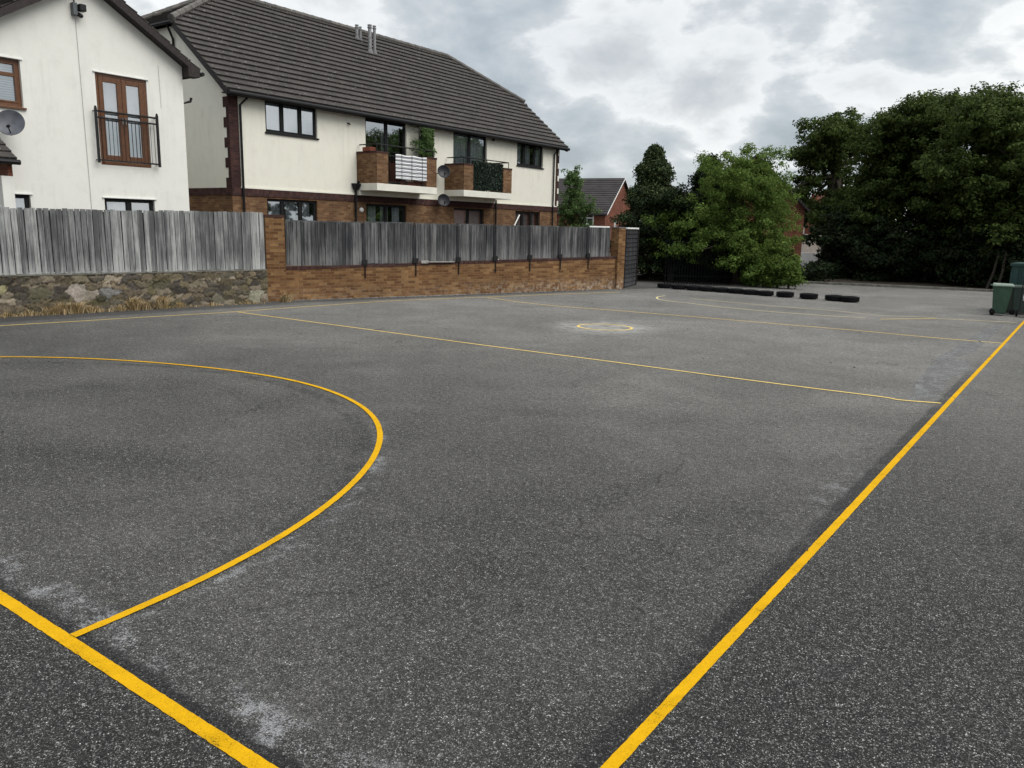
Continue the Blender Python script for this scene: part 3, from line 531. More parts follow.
# ================================================================== LEFT HOUSE (gable end to the court)
XH = -20.0; SL = .632; AP = (10.26, 7.50); YE, YW = 12.69, 7.83
lh = empty('rendered_house', 'white rendered gable-fronted house with brown french door and juliet balcony', 'house')
vz = lambda y: AP[1] - SL * abs(y - AP[0])
def rx(px0, py0, px1, py1, X):
    a = onX(px0, (py0 + py1) / 2, X)[0]; b = onX(px1, (py0 + py1) / 2, X)[0]; c = (px0 + px1) / 2; return a, b, onX(c, py1, X)[1], onX(c, py0, X)[1]
win = (7.93, 8.72, 4.44, 5.46); fd = (10.385, 11.68, 3.33, 5.475); gl = (10.39, 11.70, 1.45, 2.53); gl2 = (8.25, 8.68, 1.45, 2.53)
wallX(XH, YW, YE, .3, vz, [win, fd, gl, gl2], 'render_white', lh, peaks=(AP[0],))
m = MB(); m.poly([(XH, YE, .3), (XH - 9, YE, .3), (XH - 9, YE, vz(YE)), (XH, YE, vz(YE))]); m.poly([(XH, YW, .3), (XH, YW, vz(YW)), (XH - 9, YW, vz(YW)), (XH - 9, YW, .3)])
m.poly([(XH - 9, YE, .3), (XH - 9, YW, .3), (XH - 9, YW, vz(YW)), (XH - 9, AP[0], AP[1]), (XH - 9, YE, vz(YE))]); m.build('side_wall', 'render_white', lh)
window(XH, *win, lh, lights=(1,), fm='brown_upvc', curtain='blinds', transom=5.13, fw=.075)
window(XH, *gl, lh, lights=(1, 1), fm='black_upvc', cover=.5, sill=False); window(XH, *gl2, lh, lights=(1,), fm='black_upvc', sill=False)
# french door: frame with two leaves
def french():
    a, b, lo, hi = fd; xf = XH - .03; m = MB(); w = .075
    m.box((xf - .07, a, lo), (xf, a + w, hi)); m.box((xf - .07, b - w, lo), (xf, b, hi)); m.box((xf - .07, a + w, hi - w), (xf, b - w, hi)); m.box((xf - .07, a + w, lo), (xf + .03, b - w, lo + .09))
    o = m.build('french_door', 'brown_upvc', lh, bevel=.008); mid = (a + b) / 2
    for p, q in ((a + w, mid), (mid, b - w)):
        m = MB(); s = .115; y0, y1, z0, z1 = p + .003, q - .003, lo + .093, hi - w - .003
        m.box((xf - .05, y0, z0), (xf + .012, y0 + s, z1)); m.box((xf - .05, y1 - s, z0), (xf + .012, y1, z1)); m.box((xf - .05, y0 + s, z1 - s), (xf + .012, y1 - s, z1)); m.box((xf - .05, y0 + s, z0), (xf + .012, y1 - s, z0 + s * 1.3))
        m.build('door_leaf', 'brown_upvc', o, bevel=.01); g = MB(); g.poly([(xf - .02, y0 + s, z0 + s), (xf - .02, y1 - s, z0 + s), (xf - .02, y1 - s, z1 - s), (xf - .02, y0 + s, z1 - s)]); g.build('pane', 'glass', o)
        c = MB(); k = 30
        for i in range(k):
            ya, yb = y0 + (y1 - y0) * i / k, y0 + (y1 - y0) * (i + 1) / k; c.poly([(xf - .15 + .018 * math.sin(i * 1.1), ya, lo), (xf - .15 + .018 * math.sin(i * 1.1 + 1.1), yb, lo), (xf - .15 + .018 * math.sin(i * 1.1 + 1.1), yb, hi), (xf - .15 + .018 * math.sin(i * 1.1), ya, hi)])
        c.build('curtain', 'curtain', o, smooth=True)
    m = MB(); m.box((xf + .012, mid - .05, lo + 1.0), (xf + .05, mid - .03, lo + 1.16)); m.box((xf + .012, mid + .03, lo + 1.0), (xf + .05, mid + .05, lo + 1.16)); m.build('handle', 'galv', o)
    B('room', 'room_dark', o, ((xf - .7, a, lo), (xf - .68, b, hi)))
french()
def juliet():
    a, b = 10.27, 11.83; x = XH + .13; zt = 4.57; m = MB()
    for z, r in ((zt, .024), (zt - .15, .021), (3.43, .02)): m.tube([(x, a, z), (x, b, z)], r, 6)
    for y in (a, b): m.box((x - .026, y - .026, 3.36), (x + .026, y + .026, zt + .07)); m.lathe((x, y, zt + .09), Za, [(.004, -.03), (.026, -.012), (.03, 0), (.024, .015), (.004, .03)], 8)
    for y in (a, b):
        for z in (3.43, zt): m.box((XH, y - .012, z - .012), (x, y + .012, z + .012))
    for i in range(1, 16): 
        y = a + (b - a) * i / 16; m.tube([(x, y, 3.43), (x, y, zt - .15)], .0065, 5)
    m.build('juliet_railing', 'black_metal', lh)
juliet()
# roof
def gable_roof(parent, xo, xi, ap, yl, yr, sl, tile='roof_tile', ov=.12, th=.12):
    sec = math.sqrt(1 + sl * sl); m = MB(); u = MB()
    for ye, sg in ((yr, 1), (yl, -1)):
        ze = ap[1] - sl * abs(ye - ap[0]); L = abs(ye - ap[0]) * sec; up = np.array([0, -sg / sec, sl / sec])
        courses(m, (xo, ye, ze + .10), (xi, ye, ze + .10), up, L)
        u.poly([(xo, ye, ze + .02), (xi, ye, ze + .02), (xi, ap[0], ap[1] + .02), (xo, ap[0], ap[1] + .02)])
    m.build('roof', tile, parent); u.build('roof_underside', 'dark_timber', parent)
yr, yl = YE + .34, YW - .34
gable_roof(lh, XH + .30, XH - 9.2, (AP[0], AP[1] + .06), yl, yr, SL)
for sg, ye in ((1, yr), (-1, yl)):
    m = MB(); z0 = AP[1] + .06 - SL * abs(ye - AP[0]); pts = [(XH + .30, AP[0], AP[1] + .14), (XH + .30, ye, z0 + .09), (XH + .30, ye, z0 - .06), (XH + .30, AP[0], AP[1] - .09)]
    m.prism(pts if sg > 0 else pts[::-1], (-.03, 0, 0)); pts2 = [(XH + .265, AP[0], AP[1] - .07), (XH + .265, ye, z0 - .05), (XH + .002, ye, z0 - .05), (XH + .002, AP[0], AP[1] - .07)]; m.poly(pts2)
    y2 = ye - sg * .34; m.prism([(XH + .305, ye, z0 - .04), (XH + .305, ye - sg * .03, z0 - .10), (XH + .305, y2, z0 - .10), (XH + .305, y2, z0 - .04 + SL * .34)], (-.29, 0, 0))
    m.build('bargeboard', 'bargeboard', lh)
    m = MB(); m.tube([(XH + .34, ye + sg * .05, z0 + .0), (XH - 9, ye + sg * .05, z0 + .0)], .055, 8); m.build('gutter', 'black_upvc', lh)
m = MB(); m.tube([(XH - .2, YE + .36, 5.25), (XH - .2, YE + .33, 5.16), (XH - .2, YE + .06, 5.06), (XH - .2, YE + .05, .5)], .035, 8); m.build('downpipe', 'black_upvc', lh)
m = MB(); m.tube([(XH + .015, 10.02, 6.6), (XH + .015, 10.04, 4.5), (XH + .015, 10.06, 1.0)], .004, 5); m.tube([(XH + .012, 12.02, 5.9), (XH + .012, 12.04, 4.85)], .003, 5); m.build('cable', 'galv', lh)
m = MB()
for (a, b, lo, hi) in (win, fd, gl, gl2): B('drip_edge', 'white_paint', lh, ((XH, a - .05, hi + .005), (XH + .035, b + .05, hi + .03)))
fl = empty('security_light', 'small black camera and floodlight high under the left gable', 'security light')
m = MB(); m.box((XH, 9.93, 6.65), (XH + .14, 10.03, 6.92)); m.build('back_box', 'grey_plastic', fl, bevel=.01); m = MB(); m.box((XH + .08, 10.04, 6.74), (XH + .24, 10.19, 6.90)); m.build('lamp_head', 'black_metal', fl, bevel=.02)
m = MB(); m.lathe((XH + .12, 10.08, 6.66), (1, .4, -.5), [(.001, -.06), (.045, -.05), (.05, .04), (.03, .07), (.001, .07)], 12); m.build('camera', 'black_metal', fl, smooth=True); m = MB(); m.tube([(XH + .02, 10.02, 6.9), (XH + .02, 10.02, 7.25)], .012, 6); m.build('cable', 'black_metal', fl)
def dish(c, r, aim, mt, wallpt, label, nm='satellite_dish', grp=None):
    root = empty(nm, label, 'satellite dish', grp); c = np.array(c, float); a = np.array(aim, float); a /= np.linalg.norm(a)
    prof = [(r * k, .32 * r * k * k) for k in (.001, .2, .4, .6, .8, .95, 1.0)] + [(r * 1.0, .32 * r - .012)] + [(r * k, .32 * r * k * k - .014) for k in (.95, .6, .2, .001)]
    m = MB(); m.lathe(c, a, prof, 28); m.build('dish_bowl', mt, root, smooth=True)
    lnb = c + a * r * 1.0 + Za * (-r * .55); m = MB(); m.tube([c - Za * r * .9 + a * .06, lnb], .012, 6); m.lathe(lnb, -a + Za * .5, [(.001, -.03), (.03, -.03), (.035, .06), (.001, .07)], 10); m.build('receiver_arm', 'black_metal', root)
    m = MB(); m.tube([c - a * .02, c - a * .12, np.array(wallpt)], .02, 6); m.build('wall_bracket', 'black_metal', root)
dish((XH + .38, 8.26, 4.02), .29, (.75, -.55, .28), 'dish_grey', (XH, 8.26, 3.95), 'round grey satellite dish on the white house below its brown window')
# lean-to porch at the lower left of the house
po = empty('porch', 'dark tiled lean-to porch with brick end and white post at the left edge', 'porch')
xo = -18.95; yp, zp = onX(17, 159, xo); zw = zp + .62 * (xo - XH); sec = math.hypot(1, .62)
m = MB(); courses(m, (xo, yp - 2.6, zp), (xo, yp, zp), (-1 / sec, 0, .62 / sec), (xo - XH) * sec, .28, .035); m.build('roof', 'roof_tile', po)
m = MB(); m.prism([(xo, yp, zp - .01), (XH, yp, zw - .01), (XH, yp, zw - .12), (xo, yp, zp - .12)], (0, -2.6, 0)); m.build('bargeboard', 'dark_timber', po)
m = MB(); m.tube([(xo + .06, yp + .03, zp - .07), (xo + .06, yp - 2.6, zp - .07)], .055, 8); m.build('gutter', 'black_upvc', po)
m = MB(); m.prism([(xo - .12, yp - .06, zp - .36), (xo - .12, yp - .06, zp - .08), (XH, yp - .06, zw - .13), (XH, yp - .06, zp - .36)], (0, -.1, 0)); m.build('brick_end', 'brick_red', po)
B('post', 'render_white', po, ((xo - .30, yp - .30, .3), (xo - .10, yp - .07, zp - .36))); B('post', 'render_white', po, ((xo - .30, yp - 2.5, .3), (xo - .14, yp - 2.35, zp - .36)))
# ================================================================== FLATS
XF = -22.0; YL, YR = 15.45, onX(558.3, 180, -22.0)[0]; ZB = 3.06
ft = empty('apartment_block', 'long cream and brick two-storey flats with two balconies and a big tiled roof', 'apartment block')
ea = np.array([-21.72, 5.93]); b_ = onY(172, 20, 15.25); RS = (b_[1] - ea[1]) / (ea[0] - b_[0])
def onRoof(px, py):
    d = ray(px, py); t = (ea[1] + RS * ea[0] - C0[2]) / (d[2] + RS * d[0]); return C0 + d * t
rp1, rp2 = onRoof(254.5, 2.3), onRoof(447, 57); XRD = (rp1[0] + rp2[0]) / 2; ZRD = ea[1] + RS * (ea[0] - XRD); YH = rp2[1]; hp = onRoof(525, 103); RT, LT = 34.45, 15.22; ZHIP = b_[1]
HIPIN = (YR + .75) - YH if YH < RT else 3.0; HIPIN = RT - YH
print('roof slope', RS, 'ridge', XRD, ZRD, 'hip end', YH, hp)
u1 = rx(265.3, 96, 317, 140, XF); up1 = rx(365.5, 114, 406.5, 165, XF); up2 = rx(453.3, 130, 487, 165, XF); u2 = rx(517, 140, 543.3, 169, XF)
g1 = rx(267.5, 199, 317.5, 218, XF); gp1 = rx(366.5, 204, 406.5, 222, XF); gp2 = rx(454, 208, 484, 224, XF); g2 = rx(515.5, 212, 540, 225, XF)
ZT = 5.86
W1_ = (u1[0], u1[1], 4.86, ZT); PA1 = (up1[0], up1[1], 3.52, ZT); PA2 = (up2[0], up2[1], 3.52, ZT); W2_ = (u2[0], u2[1], 4.83, ZT)
wallX(XF, YL + .32, YR - .25, ZB, lambda u: 6.0, [W1_, PA1, PA2, W2_], 'render_cream', ft)
GT = 2.78
GW = [(g1[0], g1[1], 1.55, GT), (gp1[0], gp1[1], .55, GT), (gp2[0], gp2[1], .55, GT), (g2[0], g2[1], 1.55, GT)]
wallX(XF - .01, YL, YR, .2, lambda u: 2.83, GW, 'brick_buff', ft)
m = MB(); m.box((XF - .02, YL - .0, 2.83), (XF + .02, YR, ZB)); m.build('brick_band', 'brick_soldier', ft)
m = MB(); m.box((XF - .05, YL + .32, ZB), (XF + .03, YR - .12, ZB + .05)); m.build('render_stop', 'render_cream', ft)
window(XF, *W1_, ft, lights=(1.05, 1.1, 1)); window(XF, *W2_, ft, lights=(1, 1.4, 1), drawn=((0, .25), (.42, .62), (.75, 1.0)))
window(XF, *PA1, ft, lights=(1.1, 1), name='patio_door', sill=False, drawn=((.45, .62),)); window(XF, *PA2, ft, lights=(1, 1), name='patio_door', sill=False)
for k, w_ in enumerate(GW): window(XF - .01, *w_, ft, lights=(1, 1.1, 1) if k in (0, 3) else (1, 1), name='window' if k in (0, 3) else 'patio_door', sill=k in (0, 3), curtain='blinds' if k == 2 else 'curtain', drawn=((.12, .3), (.42, .62), (.72, .92)) if k != 2 else None)
# left gable side, half hipped
GX = 2 * XRD - XF; zs = lambda x: ea[1] + RS * (ea[0] - x) - .06
xh0 = ea[0] - (ZHIP - ea[1]) / RS; xh1 = 2 * XRD - xh0
for y, nm in ((YL, 'w'), (YR, 'e')):
    m = MB(); P = [(XF, y, ZB), (XF, y, zs(XF)), (xh0, y, ZHIP - .1), (xh1, y, ZHIP - .1), (GX, y, zs(XF)), (GX, y, ZB)]; m.poly(P if y > 20 else P[::-1]); m.build('gable_wall', 'render_cream', ft)
    m = MB(); P = [(XF, y, .2), (XF, y, 2.83), (GX, y, 2.83), (GX, y, .2)]; m.poly(P if y > 20 else P[::-1]); m.build('brick_side_wall', 'brick_buff', ft)
    s = -1 if y < 20 else 1; B('brick_band', 'brick_soldier', ft, ((XF - .021, y, 2.83), (GX, y + s * .02, ZB)))
m = MB(); m.poly([(GX, YL, .2), (GX, YR, .2), (GX, YR, zs(XF)), (GX, YL, zs(XF))]); m.build('rear_wall', 'render_cream', ft)
# toothed brick quoins at both corners
m = MB(); z = ZB; k = 0
m.box((XF - .04, YL - .012, ZB), (XF + .014, YL + .33, 5.98))
while z < 5.7:
    h = .30
    if k % 2 == 0: m.box((XF - .26, YL - .014, z), (XF + .0, YL + .002, min(z + h, 5.95)))
    else: m.box((XF - .12, YL - .013, z), (XF + .0, YL + .002, z + h))
    z += h; k += 1
m.build('quoin', 'brick_dark', ft)
m = MB(); m.box((XF - .3, YR - .26, ZB), (XF + .014, YR + .014, 5.98)); z = ZB; k = 0; m.build('quoin', 'brick_dark', ft)
m = MB()
while z < 5.7: m = MB(); m.box((XF - .2, YR - .10, z + .05), (XF + .02, YR + .02, z + .30)); m.build('quoin_block', 'render_cream', ft); z += .6
# roof
sec = math.sqrt(1 + RS * RS); LS = (ea[0] - XRD) * sec; dH = (ZHIP - ea[1]) / RS * sec
def clipf(d):
    if d <= dH: return (0, 1)
    t = (d - dH) / (LS - dH) * HIPIN / (RT - LT); return (t, 1 - t)
m = MB(); courses(m, (ea[0], LT, ea[1]), (ea[0], RT, ea[1]), (-1 / sec, 0, RS / sec), LS, .325, .062, clipf)
xr = 2 * XRD - ea[0]; courses(m, (xr, LT, ea[1]), (xr, RT, ea[1]), (1 / sec, 0, RS / sec), LS, .325, .045, clipf)
run = HIPIN; rise = ZRD - ZHIP; hl = math.hypot(run, rise); hw = XRD - xh0
for y, sg in ((LT, 1), (RT, -1)):
    courses(m, (xh1, y, ZHIP), (xh0, y, ZHIP), (0, sg * run / hl, rise / hl), hl, .325, .045, lambda d: (d / hl * .5, 1 - d / hl * .5))
m.build('roof', 'roof_tile', ft)
m = MB(); k = int((YH - LT - HIPIN) / .45)
def ridge(m, a, b, r=.13, n=None):
    a, b = np.array(a), np.array(b); L = np.linalg.norm(b - a); n = n or max(2, int(L / .45)); 
    for i in range(n): p, q = a + (b - a) * i / n, a + (b - a) * (i + 1.04) / n; m.tube([p, q], [r, r * .9], 8)
ridge(m, (XRD, LT + HIPIN, ZRD + .02), (XRD, YH, ZRD + .02), .13)
for y, ye in ((LT, LT + HIPIN), (RT, YH)):
    for xx in (xh0, xh1): ridge(m, (xx, y, ZHIP + .07), (XRD, ye, ZRD + .03), .12)
m.build('ridge_tiles', 'ridge_tile', ft)
# verge boards, gutters, soffit, downpipes
for y, s in ((LT, 1), (RT, -1)):
    for (xa, xb_) in ((ea[0], xh0), (xr, xh1)):
        m = MB(); m.prism([(xa, y, ea[1] - .01), (xb_, y, ZHIP - .01), (xb_, y, ZHIP - .20), (xa, y, ea[1] - .20)], (0, s * .24, 0)); m.build('bargeboard', 'dark_timber', ft)
    m = MB(); m.tube([(xh0 + .1, y - s * .04, ZHIP - .06), (xh1 - .1, y - s * .04, ZHIP - .06)], .06, 8); m.build('gutter', 'black_upvc', ft)
B('soffit', 'dark_timber', ft, ((XF + .003, LT + .02, 5.82), (ea[0] - .02, RT - .02, 5.86)), ((ea[0] - .02, LT + .02, 5.76), (ea[0] + .01, RT - .02, 5.93)))
m = MB(); m.tube([(ea[0] + .07, LT + .02, 5.84), (ea[0] + .07, RT - .02, 5.84)], .07, 10); m.build('gutter', 'black_upvc', ft)
def dp(*p, r=.038):
    m = MB(); m.tube(p, r, 8); m.build('downpipe', 'black_upvc', ft)
dp((ea[0] + .06, 15.95, 5.80), (XF + .07, 15.82, 5.55), (XF + .07, 15.82, .5)); yq = onX(552.5, 180, XF)[0]; dp((ea[0] + .06, yq, 5.80), (XF + .07, yq, 5.55), (XF + .07, yq, .5))
dp((xh0 - .2, LT - .04, ZHIP - .1), (xh0 - .25, YL - .05, ZHIP - .5), (xh0 - .25, YL - .05, .5))
y1_ = onX(354.5, 205, XF)[0]; dp((XF + .08, y1_, 3.38), (XF + .08, y1_, .5)); y2_ = onX(494.5, 212, XF)[0]; dp((XF + .08, y2_, 3.20), (XF + .08, y2_, .5))
m = MB(); m.hexa([(XF + .02, y1_ - .07, 3.25), (XF + .16, y1_ - .07, 3.25), (XF + .16, y1_ + .07, 3.25), (XF + .02, y1_ + .07, 3.25)], [(XF + .02, y1_ - .16, 3.46), (XF + .24, y1_ - .16, 3.46), (XF + .24, y1_ + .16, 3.46), (XF + .02, y1_ + .16, 3.46)]); m.tube([(XF + .1, y1_ + .1, 3.5), (XF + .1, y1_ + .3, 3.62)], .05, 8); m.build('hopper', 'black_upvc', ft)
# flues standing on the roof
def flue(px, pyb, pyt, r, label):
    p = onRoof(px, pyb); z = onX(px, pyt, p[0])[1]; root = empty('roof_flue', label, 'flue', 'metal flues on the flats roof'); m = MB(); m.tube([p - Za * .1, (p[0], p[1], z - .1)], r, 10); m.build('pipe', 'galv', root)
    m = MB(); m.lathe((p[0], p[1], z - .1), Za, [(r * 1.0, 0), (r * 1.35, .02), (r * 1.35, .06), (r * .9, .07), (r * .9, .1), (r * 1.3, .11), (r * 1.2, .15), (.001, .17)], 12); m.build('cowl', 'galv', root)
    m = MB(); m.lathe((p[0], p[1], p[2] - .02), Za, [(r * 2.4, -.12), (r * 1.3, .12), (r, .13)], 12); m.build('flashing', 'lead', root)
flue(357, 39, 26, .065, 'short metal flue, leftmost of the four on the flats roof'); flue(360.6, 41, 28, .048, 'thin short metal flue, second from the left on the flats roof'); flue(370, 52, 26, .075, 'tall thick metal flue, third from the left on the flats roof'); flue(374.6, 53, 27, .062, 'tall metal flue, rightmost of the four on the flats roof')
x_, z_ = onY(135, 19, 18.0); root = empty('roof_flue', 'small banded metal flue behind the verge of the white house', 'flue', 'metal flues on the flats roof'); m = MB(); m.tube([(x_, 18, z_ - 1.1), (x_, 18, z_)], .09, 10); m.build('pipe', 'galv', root); m = MB(); m.lathe((x_, 18, z_), Za, [(.12, 0), (.12, .08), (.08, .1), (.12, .12), (.12, .18), (.001, .2)], 12); m.build('cowl', 'galv', root)
# --- balconies
XBF = -20.96
def balcony(pl, pr_, pier_l, pier_r, zt, lab):
    a = onX(pl, 175, XBF)[0]; b = onX(pr_, 185, XBF)[0]; pa = onX(pier_l, 175, XBF)[0]; pb = onX(pier_r, 180, XBF)[0]
    root = empty('balcony'); root.parent = ft; z0, z1 = 3.22, 3.47
    B('slab', 'white_slab', root, ((XF + .001, a, z0), (XBF, b, z1)), bevel=.008); B('downstand', 'white_slab', root, ((XF + .031, a - .02, ZB), (XF + .16, b - .02, z0 - .002)))
    B('brick_pier', 'brick_buff', root, ((XBF - .24, a + .012, z1), (XBF - .012, pa, zt - .07)), ((XF + .002, a + .012, z1), (XBF - .24, a + .22, zt - .07))); B('brick_pier', 'brick_buff', root, ((XBF - .24, pb, z1), (XBF - .012, b - .012, zt - .07)), ((XF + .002, b - .22, z1), (XBF - .24, b - .012, zt - .07)))
    B('coping', 'brick_dark', root, ((XBF - .25, a + .0, zt - .07), (XBF, pa + .01, zt)), ((XF + .002, a, zt - .07), (XBF - .25, a + .23, zt))); B('coping', 'brick_dark', root, ((XBF - .25, pb - .01, zt - .07), (XBF, b, zt)), ((XF + .002, b - .23, zt - .07), (XBF - .25, b, zt)))
    m = MB(); zr = zt + .24; xr_ = XBF - .12; k = int((pb - pa) / .12)
    m.tube([(XF + .05, a + .12, zr), (xr_, a + .12, zr), (xr_, b - .12, zr), (XF + .05, b - .12, zr)], .022, 6)
    for y in (a + .12, b - .12, (a + b) / 2): m.tube([(xr_, y, zt - .0 if y != (a + b) / 2 else z1), (xr_, y, zr)], .018, 6)
    for y in (a + .12, b - .12): m.tube([((XF + xr_) / 2, y, zt), ((XF + xr_) / 2, y, zr)], .018, 6)
    m.tube([(xr_, pa, z1 + .08), (xr_, pb, z1 + .08)], .016, 6); m.tube([(xr_, pa, zt - .1), (xr_, pb, zt - .1)], .016, 6)
    for i in range(1, k): y = pa + (pb - pa) * i / k; m.tube([(xr_, y, z1 + .08), (xr_, y, zt - .1)], .009, 5)
    m.build('railing', 'black_metal', root); return a, b, pa, pb
A1 = balcony(377, 437, 388.5, 427, 4.58, 'l'); A2 = balcony(464, 512, 473.5, 503.5, 4.52, 'r')
ya, yb = onX(395.5, 165, XBF)[0], onX(426.5, 165, XBF)[0]; m = MB(); k, kz = 46, 14
P = [[(XBF + .012 + .012 * math.sin(i * .55) * (1 - j / kz), ya + (yb - ya) * i / k, 3.66 + .87 * j / kz + .012 * math.sin(i * .3)) for i in range(k + 1)] for j in range(kz + 1)]
for j in range(kz):
    for i in range(k): m.poly([P[j][i], P[j][i + 1], P[j + 1][i + 1], P[j + 1][i]])
o = m.build('striped_screen', 'striped_cloth', None, smooth=True); tag(o, 'grey and white striped cloth screen tied to the railing of the left balcony', 'screen'); md = o.modifiers.new('solid', 'SOLIDIFY'); md.thickness = .006
m = MB()
for t_ in (.18, .50, .84): m.tube([(XBF + .035, ya + (yb - ya) * t_, 3.6), (XBF + .035, ya + (yb - ya) * t_, 4.55)], .008, 5)
tag(m.build('screen_batten', 'black_metal'), 'thin dark upright battens across the striped cloth screen', 'batten')
B('trough', 'terracotta', None, ((XBF - .36, ya + .6, 3.47), (XBF - .18, yb - .1, 3.63)), bevel=.01); tag(bpy.data.objects['trough'], 'red terracotta trough on the left balcony floor behind the screen', 'planter')
yc, yd = onX(357, 150, XF + .6)[0], onX(369, 150, XF + .6)[0]; B('planter_box', 'terracotta', None, ((XF + .35, A1[0] - .03, 4.58), (XBF - .30, A1[0] + .25, 4.72)), bevel=.015); tag(bpy.data.objects['planter_box'], 'small brown planter on the side wall of the left balcony', 'planter')
for (px, py, r) in ((443.3, 172, .26), (443.3, 200.5, .25)):
    y, z = onX(px, py, XF + .35); dish((XF + .35, y, z), r, (.8, -.55, .25), 'dish_dark', (XF, y, z - .05), 'dark satellite dish between the two balconies' if py < 180 else 'dark satellite dish under the gap between the balconies, just above the grey panels')
y, z = onX(491.5, 138.5, XF); ln = empty('wall_lantern'); ln.parent = ft; m = MB(); m.box((XF, y - .03, z - .02), (XF + .03, y + .03, z + .2)); m.tube([(XF + .02, y, z + .16), (XF + .12, y, z + .2), (XF + .12, y, z + .05)], .01, 6); m.lathe((XF + .12, y, z - .12), Za, [(.03, 0), (.06, .03), (.05, .14), (.08, .16), (.01, .2)], 8); m.build('lantern_body', 'black_metal', ln)
y, z = onX(361.3, 210, XF); m = MB(); m.lathe((XF - .01, y, z), Xa, [(.09, 0), (.09, .03), (.07, .07), (.001, .09)], 16); m.build('bulkhead_lamp', 'white_paint', ft, smooth=True)
y, z = onX(347.5, 123, XF); m = MB(); m.tube([(XF, y, z), (XF + .1, y + .03, z - .05)], .025, 6); m.build('vent_spout', 'black_upvc', ft)
y, z = onX(518, 217, XF + .3); m = MB(); m.tube([(XF + .35, y - 1.6, .5), (XF + .2, y + .25, z + .10)], .03, 8); tag(m.build('leaning_pole', 'white_paint'), 'white pole leaning in front of the right ground floor window', 'pole')

# ================================================================== FAR BUILDINGS
def along(px, dist): d = ray(px, 230); h = d[:2] / np.linalg.norm(d[:2]); return h * dist
def house(name, label, cn, az, Wg, Ld, ze, slope, wallm, roofm, wins=(), barge='white_paint', z0=-1.0):
    """cn = near corner; gable runs along azimuth az for Wg, the eaves side runs 90 degrees to its left for Ld"""
    root = empty(name, label, 'house'); g_ = np.array([math.sin(az), math.cos(az), 0]); e = np.array([-math.cos(az), math.sin(az), 0]); c = np.array([*cn, 0]); P = lambda a, b, z: c + g_ * a + e * b + Za * z
    zr = ze + slope * Wg / 2; m = MB(); m.poly([P(0, 0, z0), P(Wg, 0, z0), P(Wg, 0, ze), P(Wg / 2, 0, zr), P(0, 0, ze)]); m.poly([P(0, Ld, z0), P(0, Ld, ze), P(Wg / 2, Ld, zr), P(Wg, Ld, ze), P(Wg, Ld, z0)])
    m.poly([P(0, 0, z0), P(0, 0, ze), P(0, Ld, ze), P(0, Ld, z0)]); m.poly([P(Wg, 0, z0), P(Wg, Ld, z0), P(Wg, Ld, ze), P(Wg, 0, ze)]); m.build('wall', wallm, root)
    m = MB(); o = .18; k = math.hypot(1, slope); L = (Wg / 2 + o) * k
    courses(m, P(-o, -.25, ze - slope * o + .08), P(-o, Ld + .25, ze - slope * o + .08), (g_ + Za * slope) / k, L, .33, .04); courses(m, P(Wg + o, -.25, ze - slope * o + .08), P(Wg + o, Ld + .25, ze - slope * o + .08), (-g_ + Za * slope) / k, L, .33, .04); m.build('roof', roofm, root)
    for s, a in ((1, -o), (-1, Wg + o)):
        m = MB(); zl = ze - slope * o; m.prism([P(a, -.26, zl + .1), P(Wg / 2, -.26, zr + .1), P(Wg / 2, -.26, zr - .02), P(a, -.26, zl - .02)], e * .03); m.build('bargeboard', barge, root)
    m = MB(); m.tube([P(-o - .05, -.2, ze - slope * o), P(-o - .05, Ld + .2, ze - slope * o)], .06, 6); m.build('gutter', 'black_upvc', root)
    for (side, p, w, zl, zh) in wins:
        Q = (lambda t, d, z: P(-d, t, z)) if side == 'e' else (lambda t, d, z: P(t, -d, z)); fr_ = MB(); n_ = -g_ if side == 'e' else -e; al = e if side == 'e' else g_; f_ = .07
        for (x0, x1, y0, y1) in ((p, p + w, zl, zl + f_), (p, p + w, zh - f_, zh), (p, p + f_, zl + f_, zh - f_), (p + w - f_, p + w, zl + f_, zh - f_), (p + w / 2 - f_ / 2, p + w / 2 + f_ / 2, zl + f_, zh - f_), (p + f_, p + w / 2 - f_ / 2, (zl + zh) / 2 + .1, (zl + zh) / 2 + .17), (p + w / 2 + f_ / 2, p + w - f_, (zl + zh) / 2 + .1, (zl + zh) / 2 + .17)):
            fr_.obox(Q((x0 + x1) / 2, .02, (y0 + y1) / 2), al, n_, Za, (x1 - x0) / 2, .04, (y1 - y0) / 2)
        fo = fr_.build('window', 'white_paint', root); g = MB(); g.obox(Q(p + w / 2, .0, (zl + zh) / 2), al, n_, Za, w / 2 - .01, .012, (zh - zl) / 2 - .01); g.build('pane', 'dish_dark', fo)
    return root, P
D1 = 66.0; az = math.radians(-11)
cn = along(604.5, D1); sc = D1 / 796
rh, P = house('red_brick_house', 'red brick house with dark roof and white window, seen beyond the end of the flats', cn, az, 8.4, 16, 2.04 + 15.0 * sc, .70, 'brick_red', 'far_roof',
      wins=(('e', .95, 1.15, 2.04 + 4 * sc, 2.04 + 13.6 * sc), ('e', 5.2, 1.1, 2.04 + 4 * sc, 2.04 + 12 * sc), ('g', 2.4, .5, 2.04 + 2 * sc, 2.04 + 9 * sc)))
az2 = math.radians(64)
bh, P = house('brick_outbuilding', 'dark red brick gable just behind the right edge of the bright green bush', along(803, 39.5) - 4.6 * np.array([math.sin(az2), math.cos(az2)]), az2, 4.6, 7, 3.15, 1.0, 'brick_red', 'far_roof', barge='dark_timber', z0=-.2)
ph, P = house('pale_house', 'pale pinkish house with chimney glimpsed between the brick gable and the dark trees', along(804, 78), math.radians(62), 7, 9, 4.0, .65, 'far_cream', 'brick_red', z0=-1, barge='dark_timber')
